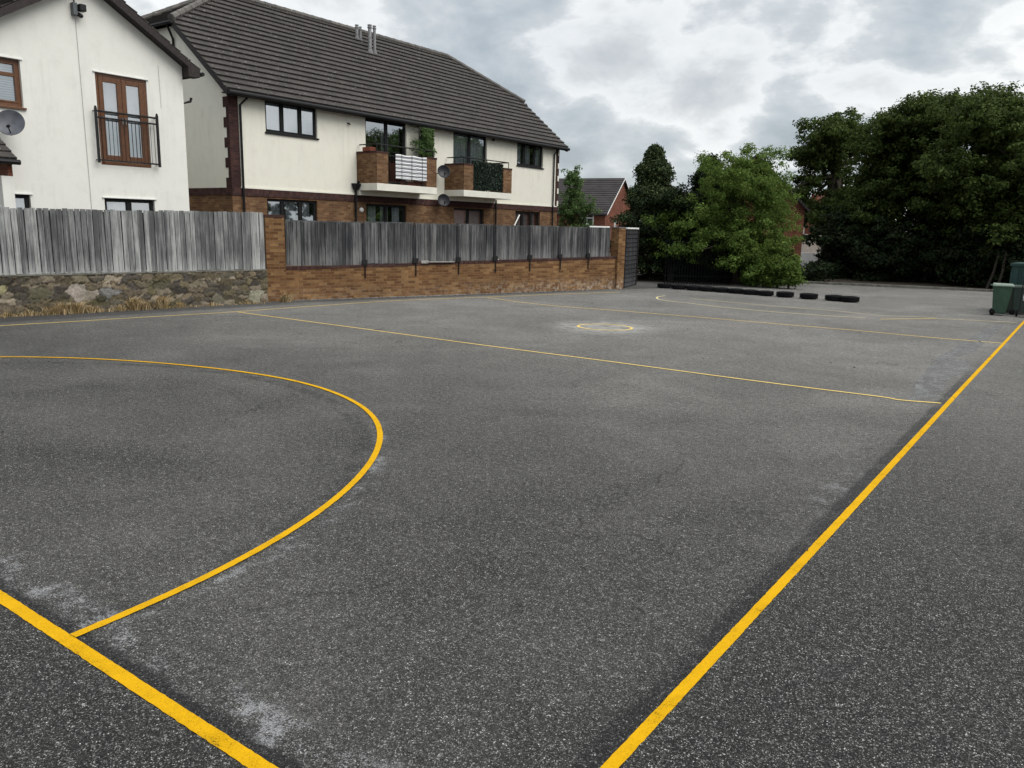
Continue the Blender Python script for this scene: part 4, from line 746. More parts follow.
m = MB(); c = along(812, 76); m.box((c[0] - .5, c[1] - .5, 2), (c[0] + .5, c[1] + .5, 5.0)); o = m.build('chimney', 'brick_red', ph); B('chimney_pot', 'terracotta', ph, ((c[0] - .2, c[1] - .2, 5.0), (c[0] + .2, c[1] + .2, 5.4)))
c = along(810, 52); m = MB(); d = np.array([.97, -.24, 0]); m.obox(np.array([*c, .45]), d, np.array([.24, .97, 0]), Za, 1.6, .1, .45); tag(m.build('white_wall', 'white_paint'), 'low white wall in front of the pale house, above the hedge', 'wall')
# ================================================================== TREES AND SHRUBS
def leaves(name, C, Rn, size, mt, parent, asp=.55, droop=0.0):
    """C: (N,3) leaf centres, Rn: (N,3) preferred normals"""
    N = len(C); n = Rn + rng.normal(0, .55, (N, 3)); n /= np.linalg.norm(n, axis=1)[:, None] + 1e-9
    a = rng.normal(0, 1, (N, 3)); a[:, 2] -= droop; a -= n * (a * n).sum(1)[:, None]; a /= np.linalg.norm(a, axis=1)[:, None] + 1e-9; b = np.cross(n, a)
    s = (size * rng.uniform(.6, 1.35, N))[:, None]; fold = n * s * .18
    V = np.stack([C - a * s * .5, C + b * s * asp * .5 + fold, C + a * s * .5, C - b * s * asp * .5 + fold], 1).reshape(-1, 3)
    me = bpy.data.meshes.new(name); me.vertices.add(4 * N); me.vertices.foreach_set('co', V.astype(np.float32).ravel()); me.loops.add(4 * N); me.loops.foreach_set('vertex_index', np.arange(4 * N, dtype=np.int32))
    me.polygons.add(N); me.polygons.foreach_set('loop_start', np.arange(0, 4 * N, 4, dtype=np.int32)); me.polygons.foreach_set('loop_total', np.full(N, 4, dtype=np.int32)); me.update(); me.validate()
    me.materials.append(M[mt]); o = bpy.data.objects.new(name, me); COL.objects.link(o); o.parent = parent; return o
def lobe_leaves(lobes, dens, size, sub=7):
    Cs, Ns = [], []
    for (x, y, z, r, fz) in lobes:
        k = max(3, int(sub * r * r)); 
        for _ in range(k):      # small twig clusters on the lobe
            d = rng.normal(0, 1, 3); d /= np.linalg.norm(d); q = rng.uniform(.45, 1.0) ** .6; c = np.array([x, y, z]) + d * r * q * np.array([1, 1, fz]); rr = rng.uniform(.16, .40) * (r ** .5)
            n = int(dens * rr * rr * 10); dd = rng.normal(0, 1, (n, 3)); dd /= np.linalg.norm(dd, axis=1)[:, None]; rad = rr * rng.uniform(.3, 1.1, (n, 1))
            Cs.append(c + dd * rad * np.array([1.15, 1.15, .7])); Ns.append(dd * .7 + d * .5 + np.array([0, 0, .55]))
    return np.concatenate(Cs), np.concatenate(Ns)
def limb(m, a, b, ra, rb, n=5, sag=.12):
    a, b = np.array(a, float), np.array(b, float); L = np.linalg.norm(b - a); pts = [a + (b - a) * t + np.array([*rng.normal(0, sag * L * .12, 2), sag * L * math.sin(math.pi * t) * .5]) * (0 < t < 1) for t in np.linspace(0, 1, n)]
    m.tube(pts, list(np.linspace(ra, rb, n)), 6)
def tree(name, label, base, zc, rx_, ry_, rz_, nl, lr, dens, size, mt, trunk_r, group=None, cat='tree', split=.45, lobes=None, zmin=None, topbias=0, droop=0.0):
    root = empty(name, label, cat, group); bx, by = base[0], base[1]; bz = base[2] if len(base) > 2 else 0.0; L = lobes or []
    while len(L) < nl:
        d = rng.normal(0, 1, 3); d /= np.linalg.norm(d); q = rng.uniform(0, 1) ** .38; p = d * q * np.array([rx_, ry_, rz_]); z = zc + p[2]
        if zmin is not None and z < zmin: continue
        r = rng.uniform(*lr) * (1.1 - .25 * q); L.append((bx + p[0], by + p[1], z, r, .68))
    C, Nn = lobe_leaves(L, dens, size); leaves('crown', C, Nn, size, mt, root, droop=droop)
    m = MB(); fork = bz + (zc - rz_ * .45 - bz) * split + .3; m.tube([(bx, by, bz - .2), (bx + .04, by, bz + .3), (bx - .05, by + .05, (bz + fork) / 2), (bx, by, fork)], [trunk_r * 1.5, trunk_r * 1.1, trunk_r, trunk_r * .9], 9)
    idx = rng.permutation(len(L))[:min(len(L), 16)]
    for i in idx: limb(m, (bx, by, fork - rng.uniform(0, .2)), L[i][:3], trunk_r * rng.uniform(.3, .55), .02)
    m.build('trunk', 'bark', root, smooth=True); return root
def at(px, Y, z=0): x, _ = onY(px, 240, Y); return (x, Y, z)
def zat(px, py, Y): return onY(px, py, Y)[1]
def lob(px, py, Y, r, f=.7): x, z = onY(px, py, Y); return (x, Y, z, r, f)
# three oaks behind the kerb -------------------------------------------------
def crown(spec, Y, n, lr, jy, f=.68):
    """spec: outline ellipses in (px, py, rx, ry) at distance Y, filled with lobes over a real depth"""
    L = []
    for (px, py, a, b, w) in spec:
        x0, z0 = onY(px, py, Y); x1, _ = onY(px + a, py, Y); _, z1 = onY(px, py - b, Y); ra, rb = abs(x1 - x0), abs(z1 - z0)
        for _ in range(int(n * w)):
            d = rng.normal(0, 1, 3); d /= np.linalg.norm(d); q = rng.uniform(0, 1) ** .42; r = rng.uniform(*lr); L.append((x0 + d[0] * q * (ra - r * .6), Y + d[1] * q * jy, z0 + d[2] * q * (rb - r * .5), r, f))
    return L
oa = crown([(824, 158, 32, 44, .8), (838, 134, 28, 28, .6), (802, 195, 22, 24, .16), (850, 190, 26, 30, .2), (838, 215, 24, 24, .25)], 47, 56, (.7, 1.3), 3.2)
tree('oak_tree', 'open crowned dark tree left of the largest tree, sky showing between its branches', at(829, 47), 8, 1, 1, 3, 0, (1, 2), 54, .17, 'leaf_oak', .38, 'tall dark trees beyond the kerb', lobes=oa, split=.75)
ob = crown([(905, 168, 60, 66, 1.2), (942, 124, 40, 30, .7), (888, 155, 34, 40, .5), (912, 130, 30, 24, .4), (880, 205, 52, 36, .6), (960, 215, 55, 45, .6)], 43, 70, (.75, 1.4), 3.6)
tree('oak_tree', 'largest broad dark tree in the middle of the row beyond the kerb', at(925, 43.5), 8, 1, 1, 3, 0, (1, 2), 58, .16, 'leaf_oak', .55, 'tall dark trees beyond the kerb', lobes=ob, split=.6)
oc = crown([(1005, 162, 56, 62, 1.2), (990, 118, 46, 28, .7), (960, 170, 40, 50, .6), (1060, 175, 62, 80, .9), (1010, 215, 56, 45, .6)], 40, 64, (.75, 1.35), 3.6)
tree('oak_tree', 'tall dark tree at the right edge above the green bins', at(1012, 41), 8, 1, 1, 3, 0, (1, 2), 58, .15, 'leaf_oak', .5, 'tall dark trees beyond the kerb', lobes=oc, split=.6)
# dark understorey
und = [(848, 240, 26, 42, 41.5, 'dark ivy-covered shrub below the open crowned tree'), (893, 245, 30, 36, 41.0, 'dark shrub mass left of centre beneath the largest tree'), (940, 250, 34, 36, 41.0, 'dark shrub mass beneath the largest tree, right of its trunk'), (985, 248, 30, 38, 40.0, 'dark shrub mass behind the two leaning trunks'), (1040, 245, 46, 46, 38.5, 'dark shrub behind the teal container at the right edge')]
for (px, py, a, b, Y, lb) in und:
    L = crown([(px, py, a, b, 1.0), (px, 268, a * 1.1, 18, .5)], Y, 26, (.8, 1.3), 1.6); L = [l for l in L if l[2] > .3]
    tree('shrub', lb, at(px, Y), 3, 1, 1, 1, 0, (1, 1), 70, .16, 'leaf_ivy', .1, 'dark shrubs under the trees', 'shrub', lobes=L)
L = crown([(815, 271, 17, 13, 1.0)], 36.5, 22, (.4, .6), 1.0); tree('shrub', 'low dark clipped shrub between the brick gable and the kerb', at(814, 36.5), 1, 1, 1, 1, 0, (1, 1), 80, .13, 'leaf_ivy', .06, None, 'shrub', lobes=[l for l in L if l[2] > .15])
for (pt, pb, Y, lb) in ((1001, 993, 37.2, 'thin leaning bare trunk behind the wheelie bin, left one'), (1008, 1003.5, 37.0, 'thin leaning bare trunk behind the wheelie bin, right one')):
    m = MB(); a, b = at(pb, Y), at(pt, Y); m.tube([(a[0], Y, 0), ((a[0] + b[0]) / 2 + .04, Y, (.7)), (b[0], Y, 1.5)], [.06, .05, .04], 8); r_ = empty('bare_tree', lb, 'tree'); m.build('trunk', 'bark', r_)
    C, Nn = lobe_leaves([(b[0], Y, 1.95, .6, .8), (b[0] + .3, Y, 2.5, .6, .8)], 60, .14); leaves('crown', C, Nn, .14, 'leaf_oak', r_)
# distant tree line behind everything: reads as one mass
L = []
for i in range(150):
    x = rng.uniform(-60, 60); y = 62 + rng.uniform(0, 12); L.append((x, y, rng.uniform(.5, 4.4), rng.uniform(1.2, 2.0), .8))
C, Nn = lobe_leaves([l for l in L if l[0] > -20], 20, .5, 4); o = leaves('far_trees', C, Nn, .5, 'leaf_ivy', None); o['kind'] = 'stuff'
# bright bush at the left of the kerb ------------------------------------------
L = crown([(734, 210, 58, 55, 1.3), (740, 170, 44, 26, .6), (698, 238, 46, 42, 1.1), (758, 240, 36, 44, .8), (766, 195, 26, 40, .6), (720, 248, 52, 26, .6), (764, 262, 28, 24, .6)], 31.2, 62, (.42, .85), 2.2); L = [l for l in L if l[2] > (.85 if l[0] < at(748, 31)[0] else .35)]
tree('willow_bush', 'large bright green bushy tree behind the row of tyres', at(738, 31.4), 3, 1, 1, 1, 0, (1, 1), 125, .10, 'leaf_lime', .14, None, 'bush', lobes=L, droop=.6)
for px, hh, w in ((752, 18, 8), (766, 26, 8), (780, 30, 9), (792, 30, 7)):
    Y = 30.3; L = crown([(px, 284 - hh * .5, w, hh * .5, 1.0), (px, 280, w, 5, .6)], Y, 16, (.20, .32), .4)
    tree('leafy_shoot', 'feathery low bright green shrub at the foot of the large bush, %s' % {752: 'leftmost of four', 766: 'second from the left', 780: 'third from the left', 792: 'rightmost, beside the kerb'}[px], at(px, Y), 1, 1, 1, 1, 0, (1, 1), 110, .11, 'leaf_lime', .03, 'low shrubs at the foot of the bush', 'shrub', lobes=L, droop=1.2)
# conifer: whorled cone of drooping sprays
def conifer(name, label, px, py, Y, w, mt, dens, full=1.0, zb=0.2, grp=None):
    x, z = onY(px, py, Y); root = empty(name, label, 'conifer', grp); Cs, Ns = [], []; H = z; n = int(dens * H)
    for i in range(n):
        t = rng.uniform(0, 1) ** .8; zz = zb + (H - zb) * t; rad = w * ((1 - t) ** .76) * (.78 + .22 * math.sin(t * 30 + px)) + .02; a = rng.uniform(0, 6.283); q = rng.uniform(.55, 1.0); k = 16
        c = np.array([x + math.cos(a) * rad * q, Y + math.sin(a) * rad * q, zz + rad * .12]); out = np.array([math.cos(a), math.sin(a), .1]); s = rng.uniform(0, 1, (k, 1)) - .3
        Cs.append(c + out * s * .30 + rng.normal(0, .07, (k, 3)) - np.array([0, 0, 1]) * np.maximum(s, 0) * .12); Ns.append(np.tile(np.array([math.cos(a) * .5, math.sin(a) * .5, .6]), (k, 1)))
    leaves('foliage', np.concatenate(Cs), np.concatenate(Ns), .13, mt, root, asp=.45, droop=.8); m = MB(); m.tube([(x, Y, 0), (x, Y, H * .5), (x, Y, H * .985)], [.16, .1, .015], 8); m.build('trunk', 'bark', root)
conifer('conifer', 'tall pointed dark evergreen right of the slatted panel', 655.5, 148, 31.5, 2.25, 'leaf_conifer', 480)
L = crown([(668, 240, 42, 50, 1.3), (645, 255, 22, 38, .5), (685, 205, 26, 26, .5), (658, 208, 24, 34, .4)], 31.0, 50, (.5, .8), 1.5); L = [l for l in L if l[2] > .3]
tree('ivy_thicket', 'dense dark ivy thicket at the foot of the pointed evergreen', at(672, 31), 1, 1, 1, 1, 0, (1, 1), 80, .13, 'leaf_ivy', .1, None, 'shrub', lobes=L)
L = crown([(700, 258, 46, 28, 1.0), (700, 276, 50, 12, .8), (755, 264, 38, 24, 1.0)], 32.6, 60, (.5, .9), .7)
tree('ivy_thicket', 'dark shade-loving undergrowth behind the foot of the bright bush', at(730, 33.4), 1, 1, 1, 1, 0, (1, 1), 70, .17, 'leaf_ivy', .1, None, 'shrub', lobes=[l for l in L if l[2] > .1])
conifer('conifer', 'dark evergreen top rising behind the left side of the bright bush', 712, 158, 33.2, 2.6, 'leaf_ivy', 330)
# small tree in the flats garden
L = crown([(573, 198, 11, 24, 1.2), (568, 215, 13, 14, .7), (582, 210, 14, 14, .7), (572, 178, 6, 14, .5), (592, 203, 6, 6, .15), (577, 226, 18, 14, .7)], 37.0, 26, (.24, .5), .8)
tree('garden_tree', 'small fresh green tree between the flats and the red brick house', at(574, 37, 0), 3, 1, 1, 1, 0, (1, 1), 75, .13, 'leaf_small', .07, None, 'tree', lobes=L)
# balcony greenery
def hedge_panel(name, label, y0, y1, x, z0, z1, mt, n, size, dp=.09, leafc=None):
    C = np.c_[rng.uniform(x - dp, x + dp, n), rng.uniform(y0, y1, n), rng.uniform(z0, z1, n)]; root = empty(name, label, 'plant'); leaves('foliage', C, np.tile([.8, 0, .4], (n, 1)), size, mt, root)
    m = MB(); m.box((x - .012, y0, z0), (x + .012, y1, z1)); m.build('backing', 'fence_metal', root); return root
y0, y1 = onX(421, 140, XF + .45)[0], onX(433, 140, XF + .45)[0]; hedge_panel('artificial_hedge', 'green leafy hedge panel standing behind the striped screen on the left balcony', y0, y1, XF + .45, 4.4, onX(425, 128.5, XF + .45)[1], 'leaf_small', 2600, .085)
C, Nn = lobe_leaves([(XF + .55, y0 - .15, 4.95, .34, .9), (XF + .6, y0 + .2, 5.1, .36, .9), (XF + .6, y0 - .5, 4.7, .26, .8), (XF + .55, y0 + .1, 5.4, .22, .8), (XF + .6, y0 + .45, 4.8, .3, .8)], 190, .085); r_ = empty('potted_shrub', 'dark leafy shrub beside the hedge panel on the left balcony', 'plant'); leaves('foliage', C, Nn, .08, 'leaf_small', r_); B('pot', 'terracotta', r_, ((XF + .4, y0 - .35, 3.47), (XF + .7, y0 - .05, 4.4)))
m = MB(); m.tube([(XF + .42, y0 - .06, 3.5), (XF + .42, y0 - .06, onX(414, 126, XF + .42)[1])], .035, 6); tag(m.build('trellis_post', 'dark_timber'), 'dark post at the left edge of the leafy hedge panel on the left balcony', 'post')
ya2, yb2 = A2[2] - .02, A2[3] + .02; hedge_panel('ivy_screen', 'dark artificial ivy screen covering the railing of the right balcony', ya2, yb2, XBF - .07, 3.52, 4.66, 'leaf_screen', 4200, .075, .045)
# dry grass along the foot of the stone wall: nobody could count the blades
def grass():
    V, Fc = [], []; clumps = []
    for i in range(70):
        t = rng.uniform(-.15, 1.0); clumps.append((t, rng.uniform(.03, .10), rng.uniform(.04, .14), 16))
    for px, h, w, n in ((50, .24, .16, 260), (62, .34, .16, 420), (75, .36, .18, 480), (90, .24, .12, 200), (97, .18, .1, 120), (118, .22, .10, 140), (131, .40, .13, 460), (142, .28, .10, 220), (158, .42, .13, 440), (175, .20, .12, 160), (205, .14, .1, 80), (30, .18, .2, 130), (8, .16, .2, 110), (272, .32, .16, 420), (236, .14, .1, 80)):
        y = onX(px, 300, -17.9)[0]; clumps.append(((y - 7.1) / 6.15, h, w, n))
    for t, h, w, n in clumps:
        b = np.array(WL[1]) + (np.array(WL[2]) - np.array(WL[1])) * t + np.array([.14, -.02])
        for _ in range(int(n)):
            r = w * rng.normal(0, .5); o_ = np.array([b[0] + abs(rng.normal(0, .07)), b[1] + r, 0]); hh = h * rng.uniform(.3, 1.0) * math.exp(-(r / w) ** 2 * .8); dx, dy = rng.normal(.35, .4), rng.normal(0, .5) + r / w * .5; s = rng.uniform(.003, .006); sd = rng.normal(0, 1, 2); sd = sd / np.linalg.norm(sd) * s
            mid_ = o_ + np.array([dx * hh * .35, dy * hh * .35, hh * .7]); tip = o_ + np.array([dx * hh * .95, dy * hh * .95, hh * rng.uniform(.6, 1.0)]); i = len(V); S_ = np.array([*sd, 0])
            V += [tuple(o_ - S_), tuple(o_ + S_), tuple(mid_ + S_), tuple(mid_ - S_), tuple(tip)]; Fc += [(i, i + 1, i + 2, i + 3), (i + 3, i + 2, i + 4)]
    me = bpy.data.meshes.new('dry_grass'); me.from_pydata(V, [], Fc); me.materials.append(M['straw']); o = bpy.data.objects.new('dry_grass', me); COL.objects.link(o); tag(o, 'dry straw-coloured grass growing along the foot of the rubble wall', 'grass'); o['kind'] = 'stuff'
t = NT(M['straw']); r_ = t.rand(); t.color(t.ramp(r_, [(0, (.10, .09, .03)), (.3, (.28, .19, .09)), (.6, (.46, .34, .18)), (1, (.62, .50, .32))])); grass()
# debris strip along the brick wall
V = MB()
for i in range(420):
    s = rng.uniform(0, LW) if i < 260 else rng.normal(LW * .38, .8); s = float(np.clip(s, 0, LW)); p = W3(s, .03 + abs(rng.normal(0, .09)), 0); a = rng.uniform(0, 3.14); k = rng.uniform(.008, .03); V.obox(p + Za * .008, np.array([math.cos(a), math.sin(a), 0]), np.array([-math.sin(a), math.cos(a), 0]), Za, k, k * .5, .006)
o = V.build('leaf_litter', 'concrete'); o['kind'] = 'stuff'; tag(o, 'pale grit and leaf litter along the foot of the brick wall', 'litter')

V = MB()
for i in range(130):
    x, y = rng.uniform(-14, 2.5), rng.uniform(2.2, 22) ** 1.0; k = rng.uniform(.006, .022); a = rng.uniform(0, 6.28); u_ = np.array([math.cos(a), math.sin(a), .12]); v_ = np.array([-math.sin(a), math.cos(a), .1]); p = np.array([x, y, .010])
    V.prism([p - u_ * k, p - v_ * k * .5, p + u_ * k, p + v_ * k * .6 + Za * k * .3], (0, 0, .003))
o = V.build('fallen_leaves', 'bark', uv=False); o['kind'] = 'stuff'; tag(o, 'tiny dark leaf bits and grit scattered over the tarmac', 'litter')
# ================================================================== TYRES
def tyre(label):
    root = empty('tyre', label, 'tyre', 'black tyres lying in a row on the tarmac'); R_, h = .252, .16; m = MB()
    prof = [(.13, .012), (.15, .0), (.20, .0), (.216, .012), (R_, .035), (R_ + .004, .06), (R_, .085), (R_ + .004, .11), (R_, .135), (.216, .158), (.20, h), (.15, h), (.13, .158), (.126, .12), (.16, .10), (.16, .06), (.126, .05), (.13, .012)]
    m.lathe((0, 0, 0), Za, prof, 32); m.build('casing', 'tyre_rubber', root, smooth=True); m = MB()
    for k in range(36):
        a = k * math.pi / 18; u = np.array([math.cos(a), math.sin(a), 0]); v = np.array([-u[1], u[0], 0])
        for z in (.05, .12): m.obox(u * (R_ + .004) + Za * z, u, v, Za, .006, .014, .024)
    m.build('tread', 'tyre_rubber', root); return root
T0 = None; cents = [664.5, 678.7, 693.2, 707.3, 721.3, 735.6, 750.3, 765.3, 784.8, 808.5, 834, 849.5]
ords = ['leftmost black tyre of the row, nearest the dark thicket', 'black tyre, second from the left of the row', 'black tyre, third from the left, just right of a small gap', 'black tyre, fourth from the left', 'black tyre, fifth from the left', 'black tyre, sixth from the left', 'black tyre, seventh from the left', 'black tyre, last of the unbroken run before the gaps', 'single black tyre just right of the unbroken run', 'lone black tyre with a gap on either side', 'black tyre, left one of the pair at the right end', 'black tyre at the right end of the row']
def fy(px): return float(np.interp(px, [657, 700, 745, 774, 793, 816, 841, 857], [287.9, 291.2, 294.6, 297, 298.2, 300, 301.8, 303.2]))
for i, (px, lb) in enumerate(zip(cents, ords)):
    if T0 is None: T0 = o = tyre(lb)
    else:
        o = T0.copy(); COL.objects.link(o); o['label'] = lb
        for ch in T0.children: c = ch.copy(); COL.objects.link(c); c.parent = o
    p = np.array(G(px, fy(px))); d = p / np.linalg.norm(p); p = p + d * (.23 + random.uniform(-.02, .03)); o.location = (p[0], p[1], .002); o.rotation_euler.z = i * .77; s = 1.0 + (.06 if px > 780 else 0); o.scale = (s, s, 1.0 if px < 780 else 1.08)

# ================================================================== BINS AND CONTAINER AT THE RIGHT
def wheelie(loc, rot, body, lidm, label, grp=None):
    root = empty('wheelie_bin', label, 'wheelie bin', grp, ); root.location = (*loc, 0.004); root.rotation_euler.z = rot
    m = MB(); lo = [(-.235, -.21, .06), (.235, -.21, .06), (.235, .24, .06), (-.235, .24, .06)]; hi = [(-.285, -.36, 1.0), (.285, -.36, 1.0), (.285, .33, 1.0), (-.285, .33, 1.0)]; m.hexa(lo, hi); m.build('body', body, root, bevel=.035)
    m = MB(); m.hexa([(-.30, -.385, .955), (.30, -.385, .955), (.30, .345, .955), (-.30, .345, .955)], [(-.30, -.385, 1.0), (.30, -.385, 1.0), (.30, .345, 1.0), (-.30, .345, 1.0)]); m.build('rim', body, root, bevel=.01)
    m = MB(); m.hexa([(-.305, -.41, 1.003), (.305, -.41, 1.003), (.305, .36, 1.003), (-.305, .36, 1.003)], [(-.27, -.36, 1.075), (.27, -.36, 1.075), (.27, .33, 1.085), (-.27, .33, 1.085)]); m.build('lid', lidm, root, bevel=.02)
    m = MB(); m.tube([(-.22, .41, 1.02), (.22, .41, 1.02)], .017, 8); [m.tube([(x, .34, 1.0), (x, .41, 1.02)], .016, 6) for x in (-.22, .22)]; m.build('handle', body, root)
    for x in (-.26, .26): m = MB(); m.lathe((x - .03, .25, .105), Xa, [(.03, 0), (.085, .0), (.1, .01), (.1, .05), (.085, .06), (.03, .06)], 20); m.build('wheel', 'tyre_rubber', root, smooth=True)
    m = MB(); m.tube([(-.26, .25, .105), (.26, .25, .105)], .012, 6); m.build('axle', 'black_metal', root); return root
gp = np.array(G(999, 316)); wb = wheelie(gp + np.array([-.03, .24]), math.radians(96), 'bin_green', 'bin_lid', 'green wheelie bin with a pale lid standing alone at the left of the teal container'); wb.scale = (.70, .66, .78)
wb = wheelie(np.array(G(1008.5, 315.5)) + np.array([.12, .5]), math.radians(120), 'bin_dark', 'bin_dark', 'very dark wheelie bin squeezed between the green bin and the teal container'); wb.scale = (.75, .75, .74)
ct = empty('storage_container', 'tall teal metal storage container at the right edge behind the bins', 'container'); c0 = np.array(G(1011.5, 314)) + np.array([-.16, .3]); u = np.array([math.cos(-.1), math.sin(-.1), 0]); v = np.array([-u[1], u[0], 0]); c3 = np.array([*c0, 0]); Lc, Dc, Hc = 2.6, 1.3, 1.30
m = MB(); m.obox(c3 + u * Lc / 2 + v * Dc / 2 + Za * (Hc / 2 + .08), u, v, Za, Lc / 2, Dc / 2, Hc / 2 - .08)
for k in range(16): m.obox(c3 + u * (.12 + k * .195) - v * .012 + Za * (Hc / 2 + .08), u, v, Za, .05, .02, Hc / 2 - .16)
for k in range(8): m.obox(c3 + v * (.12 + k * .195) - u * .012 + Za * (Hc / 2 + .08), u, v, Za, .02, .05, Hc / 2 - .16)
m.build('body', 'teal_metal', ct); m = MB(); m.obox(c3 + u * Lc / 2 + v * Dc / 2 + Za * (Hc + .03), u, v, Za, Lc / 2 + .05, Dc / 2 + .05, .035); m.build('roof', 'teal_metal', ct)
m = MB(); [m.obox(c3 + u * (Lc / 2 + s * (Lc / 2 - .08)) + v * (Dc / 2 + q * (Dc / 2 - .08)) + Za * .04, u, v, Za, .06, .06, .04) for s in (-1, 1) for q in (-1, 1)]; m.build('foot', 'black_metal', ct)
m = MB(); [m.tube([c3 + u * x - v * .05 + Za * .3, c3 + u * x - v * .05 + Za * 1.2], .015, 6) for x in (.9, 1.3)]; m.build('lock_bar', 'galv', ct)
# a stack of clutter in front of the container: pale bottle-shaped post and folded trolley
sc_ = empty('folding_trolley', 'black folding trolley with pale grip in front of the teal container', 'trolley'); b = np.array([*G(1018, 317), 0]) + np.array([0, .12, 0]); m = MB()
m.tube([b + [0, 0, .1], b + [0, .02, .95]], .014, 6); m.tube([b + [.3, 0, .1], b + [.3, .02, .95]], .014, 6); m.tube([b + [0, .02, .95], b + [.3, .02, .95]], .014, 6); [m.tube([b + [0, 0, z], b + [.3, 0, z]], .01, 6) for z in (.25, .5, .75)]; m.obox(b + [.15, -.12, .1], Xa, Ya, Za, .16, .12, .01); m.build('frame', 'black_metal', sc_)
m = MB(); m.lathe(b + [.1, -.05, .42], Za, [(.001, 0), (.05, .01), (.055, .1), (.04, .2), (.03, .34), (.001, .36)], 12); m.build('grip', 'white_paint', sc_, smooth=True)
for x in (-.05, .35): m = MB(); m.lathe(b + [x - .02, .02, .09], Xa, [(.02, 0), (.08, 0), (.09, .01), (.09, .03), (.08, .04), (.02, .04)], 18); m.build('wheel', 'tyre_rubber', sc_, smooth=True)
# dark palisade fence behind the bush
pf = empty('palisade_fence', 'dark metal upright-bar fence in the shade behind the tyres and bush', 'fence'); F0, F1 = np.array([-13.6, 28.9]), np.array([-11.5, 30.6]); m = MB(); d = (F1 - F0); L = np.linalg.norm(d); d /= L; d3 = np.array([*d, 0]); n3 = np.array([d[1], -d[0], 0])
for k in range(int(L / .11)): m.obox(np.array([*(F0 + d * (.05 + k * .11)), .85]), d3, n3, Za, .018, .018, .85)
m.build('pales', 'fence_metal', pf); m = MB(); [m.obox(np.array([*(F0 + F1) / 2, z]) + n3 * .03, d3, n3, Za, L / 2, .015, .025) for z in (.3, 1.45)]; m.build('rail', 'fence_metal', pf)

# ================================================================== SKY, SUN, CAMERA
w = bpy.data.worlds.new('World'); S.world = w; w.use_nodes = True; t = w.node_tree; t.nodes.clear()
class WT(NT):
    def __init__(s, tree): s.t = tree; s.n = tree.nodes; s.b = None
q = WT(t); SUN_EL, SUN_AZ = math.radians(50), math.radians(80)   # azimuth clockwise from +y
sky = q.node('ShaderNodeTexSky', sky_type='NISHITA'); sky.sun_disc = False; sky.sun_elevation = SUN_EL; sky.sun_rotation = SUN_AZ; sky.air_density = 1.2; sky.dust_density = 2.0
tc = q.node('ShaderNodeTexCoord'); sx = q.node('ShaderNodeSeparateXYZ'); q.link(tc.outputs['Generated'], sx.inputs[0]); zc = q.math('MAXIMUM', sx.outputs[2], .0); den = q.math('ADD', zc, .42)
cb = q.node('ShaderNodeCombineXYZ'); q.link(q.math('DIVIDE', sx.outputs[0], den), cb.inputs[0]); q.link(q.math('DIVIDE', sx.outputs[1], den), cb.inputs[1]); P_ = cb.outputs[0]
big = q.noise(P_, 2.3, 9, .55, .25); fine = q.noise(P_, 9.0, 8, .58, .2); k = q.math('ADD', q.math('MULTIPLY', big, .72), q.math('MULTIPLY', fine, .28)); low = q.noise(P_, 1.1, 4, .5, .0)
def blob(px, py, r, amt):
    d = ray(px, py); d = d / np.linalg.norm(d); n = q.node('ShaderNodeVectorMath', operation='DOT_PRODUCT'); nv = q.node('ShaderNodeVectorMath', operation='NORMALIZE'); q.link(tc.outputs['Generated'], nv.inputs[0]); q.link(nv.outputs[0], n.inputs[0]); n.inputs[1].default_value = tuple(d)
    return q.math('MULTIPLY', q.smooth(n.outputs['Value'], math.cos(r), 1.0), amt)
for b_ in ((585, 85, .13, .05), (620, 50, .08, .03), (745, 92, .09, .05), (690, 105, .08, .03), (850, 92, .08, .04), (290, 10, .12, .06), (620, 175, .13, -.10), (860, 40, .2, -.02), (540, 150, .10, -.06), (480, 40, .12, -.03), (790, 118, .05, -.07)): k = q.math('ADD', k, blob(*b_))
k = q.math('ADD', k, 0.0)
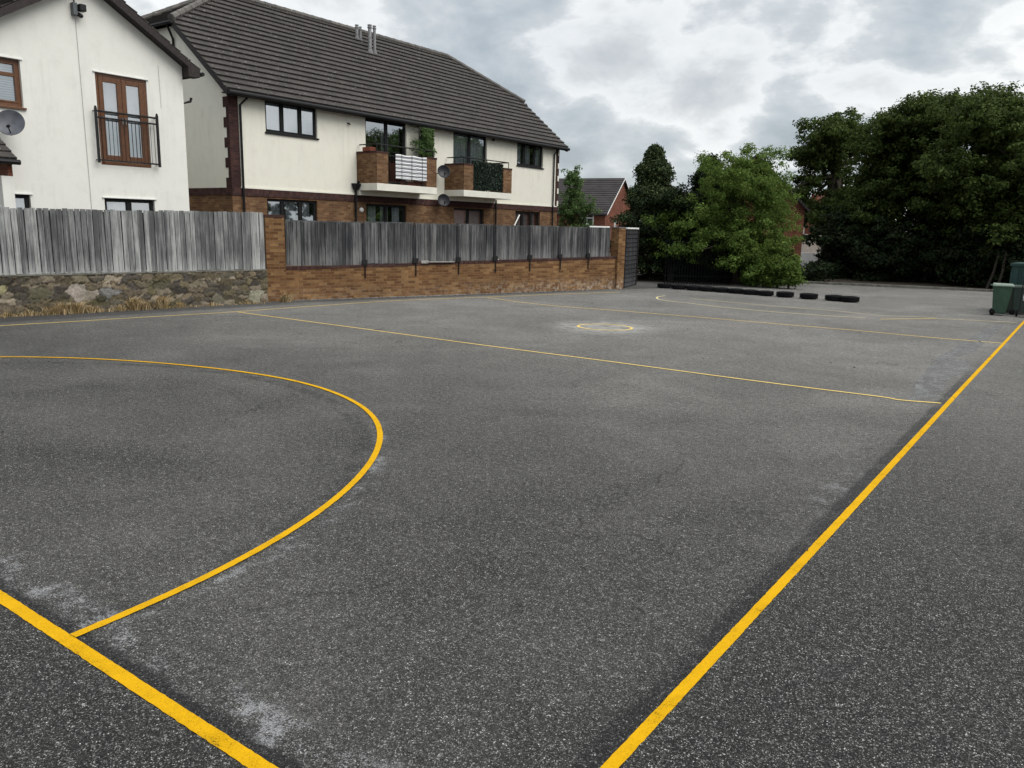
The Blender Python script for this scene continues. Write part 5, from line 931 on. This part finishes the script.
cloud = q.ramp(k, [(.34, (.40, .445, .49)), (.42, (.50, .545, .58)), (.485, (.60, .635, .66)), (.535, (.82, .835, .845)), (.575, (.78, .80, .81)), (.63, (.65, .67, .69)), (.70, (.55, .58, .605)), (.80, (.72, .74, .76))])
soft = q.ramp(low, [(.35, (.88, .90, .92)), (.65, (1.12, 1.11, 1.09))]); cloud = q.mix(1.0, cloud, soft, 'MULTIPLY')
up = q.math('MULTIPLY_ADD', q.smooth(zc, .42, .95), 1.05, 1.0); sc2 = q.node('ShaderNodeVectorMath', operation='SCALE'); q.link(cloud, sc2.inputs[0]); q.link(up, sc2.inputs['Scale'])
bg1 = q.node('ShaderNodeBackground'); q.link(sky.outputs[0], bg1.inputs[0]); bg1.inputs[1].default_value = .09; bg2 = q.node('ShaderNodeBackground'); q.link(sc2.outputs[0], bg2.inputs[0]); bg2.inputs[1].default_value = 1.0
mx = q.node('ShaderNodeMixShader'); q.link(q.ramp(k, [(.34, .78), (.48, .96)]), mx.inputs[0]); q.link(bg1.outputs[0], mx.inputs[1]); q.link(bg2.outputs[0], mx.inputs[2]); wo = q.node('ShaderNodeOutputWorld'); q.link(mx.outputs[0], wo.inputs[0])
ld = bpy.data.lights.new('sun', 'SUN'); ld.energy = 2.3; ld.angle = math.radians(48); ld.color = (1, .965, .91); sun = bpy.data.objects.new('sun', ld); COL.objects.link(sun)
sd_ = Vector((math.sin(SUN_AZ) * math.cos(SUN_EL), math.cos(SUN_AZ) * math.cos(SUN_EL), math.sin(SUN_EL))); sun.rotation_euler = sd_.to_track_quat('Z', 'Y').to_euler()
cd = bpy.data.cameras.new('camera'); cam = bpy.data.objects.new('camera', cd); COL.objects.link(cam); S.camera = cam; cd.sensor_width = 36; cd.lens = F / 1024 * 36; cd.clip_end = 5000; cd.clip_start = .05
mw = Matrix.Identity(4)
for i in range(3):
    for j in range(3): mw[i][j] = MC[i, j]
mw.translation = Vector(C0); cam.matrix_world = mw
S.view_settings.view_transform = 'Standard'; S.view_settings.look = 'None'; S.view_settings.gamma = 1; S.view_settings.exposure = 0.22; S.view_settings.use_curve_mapping = False
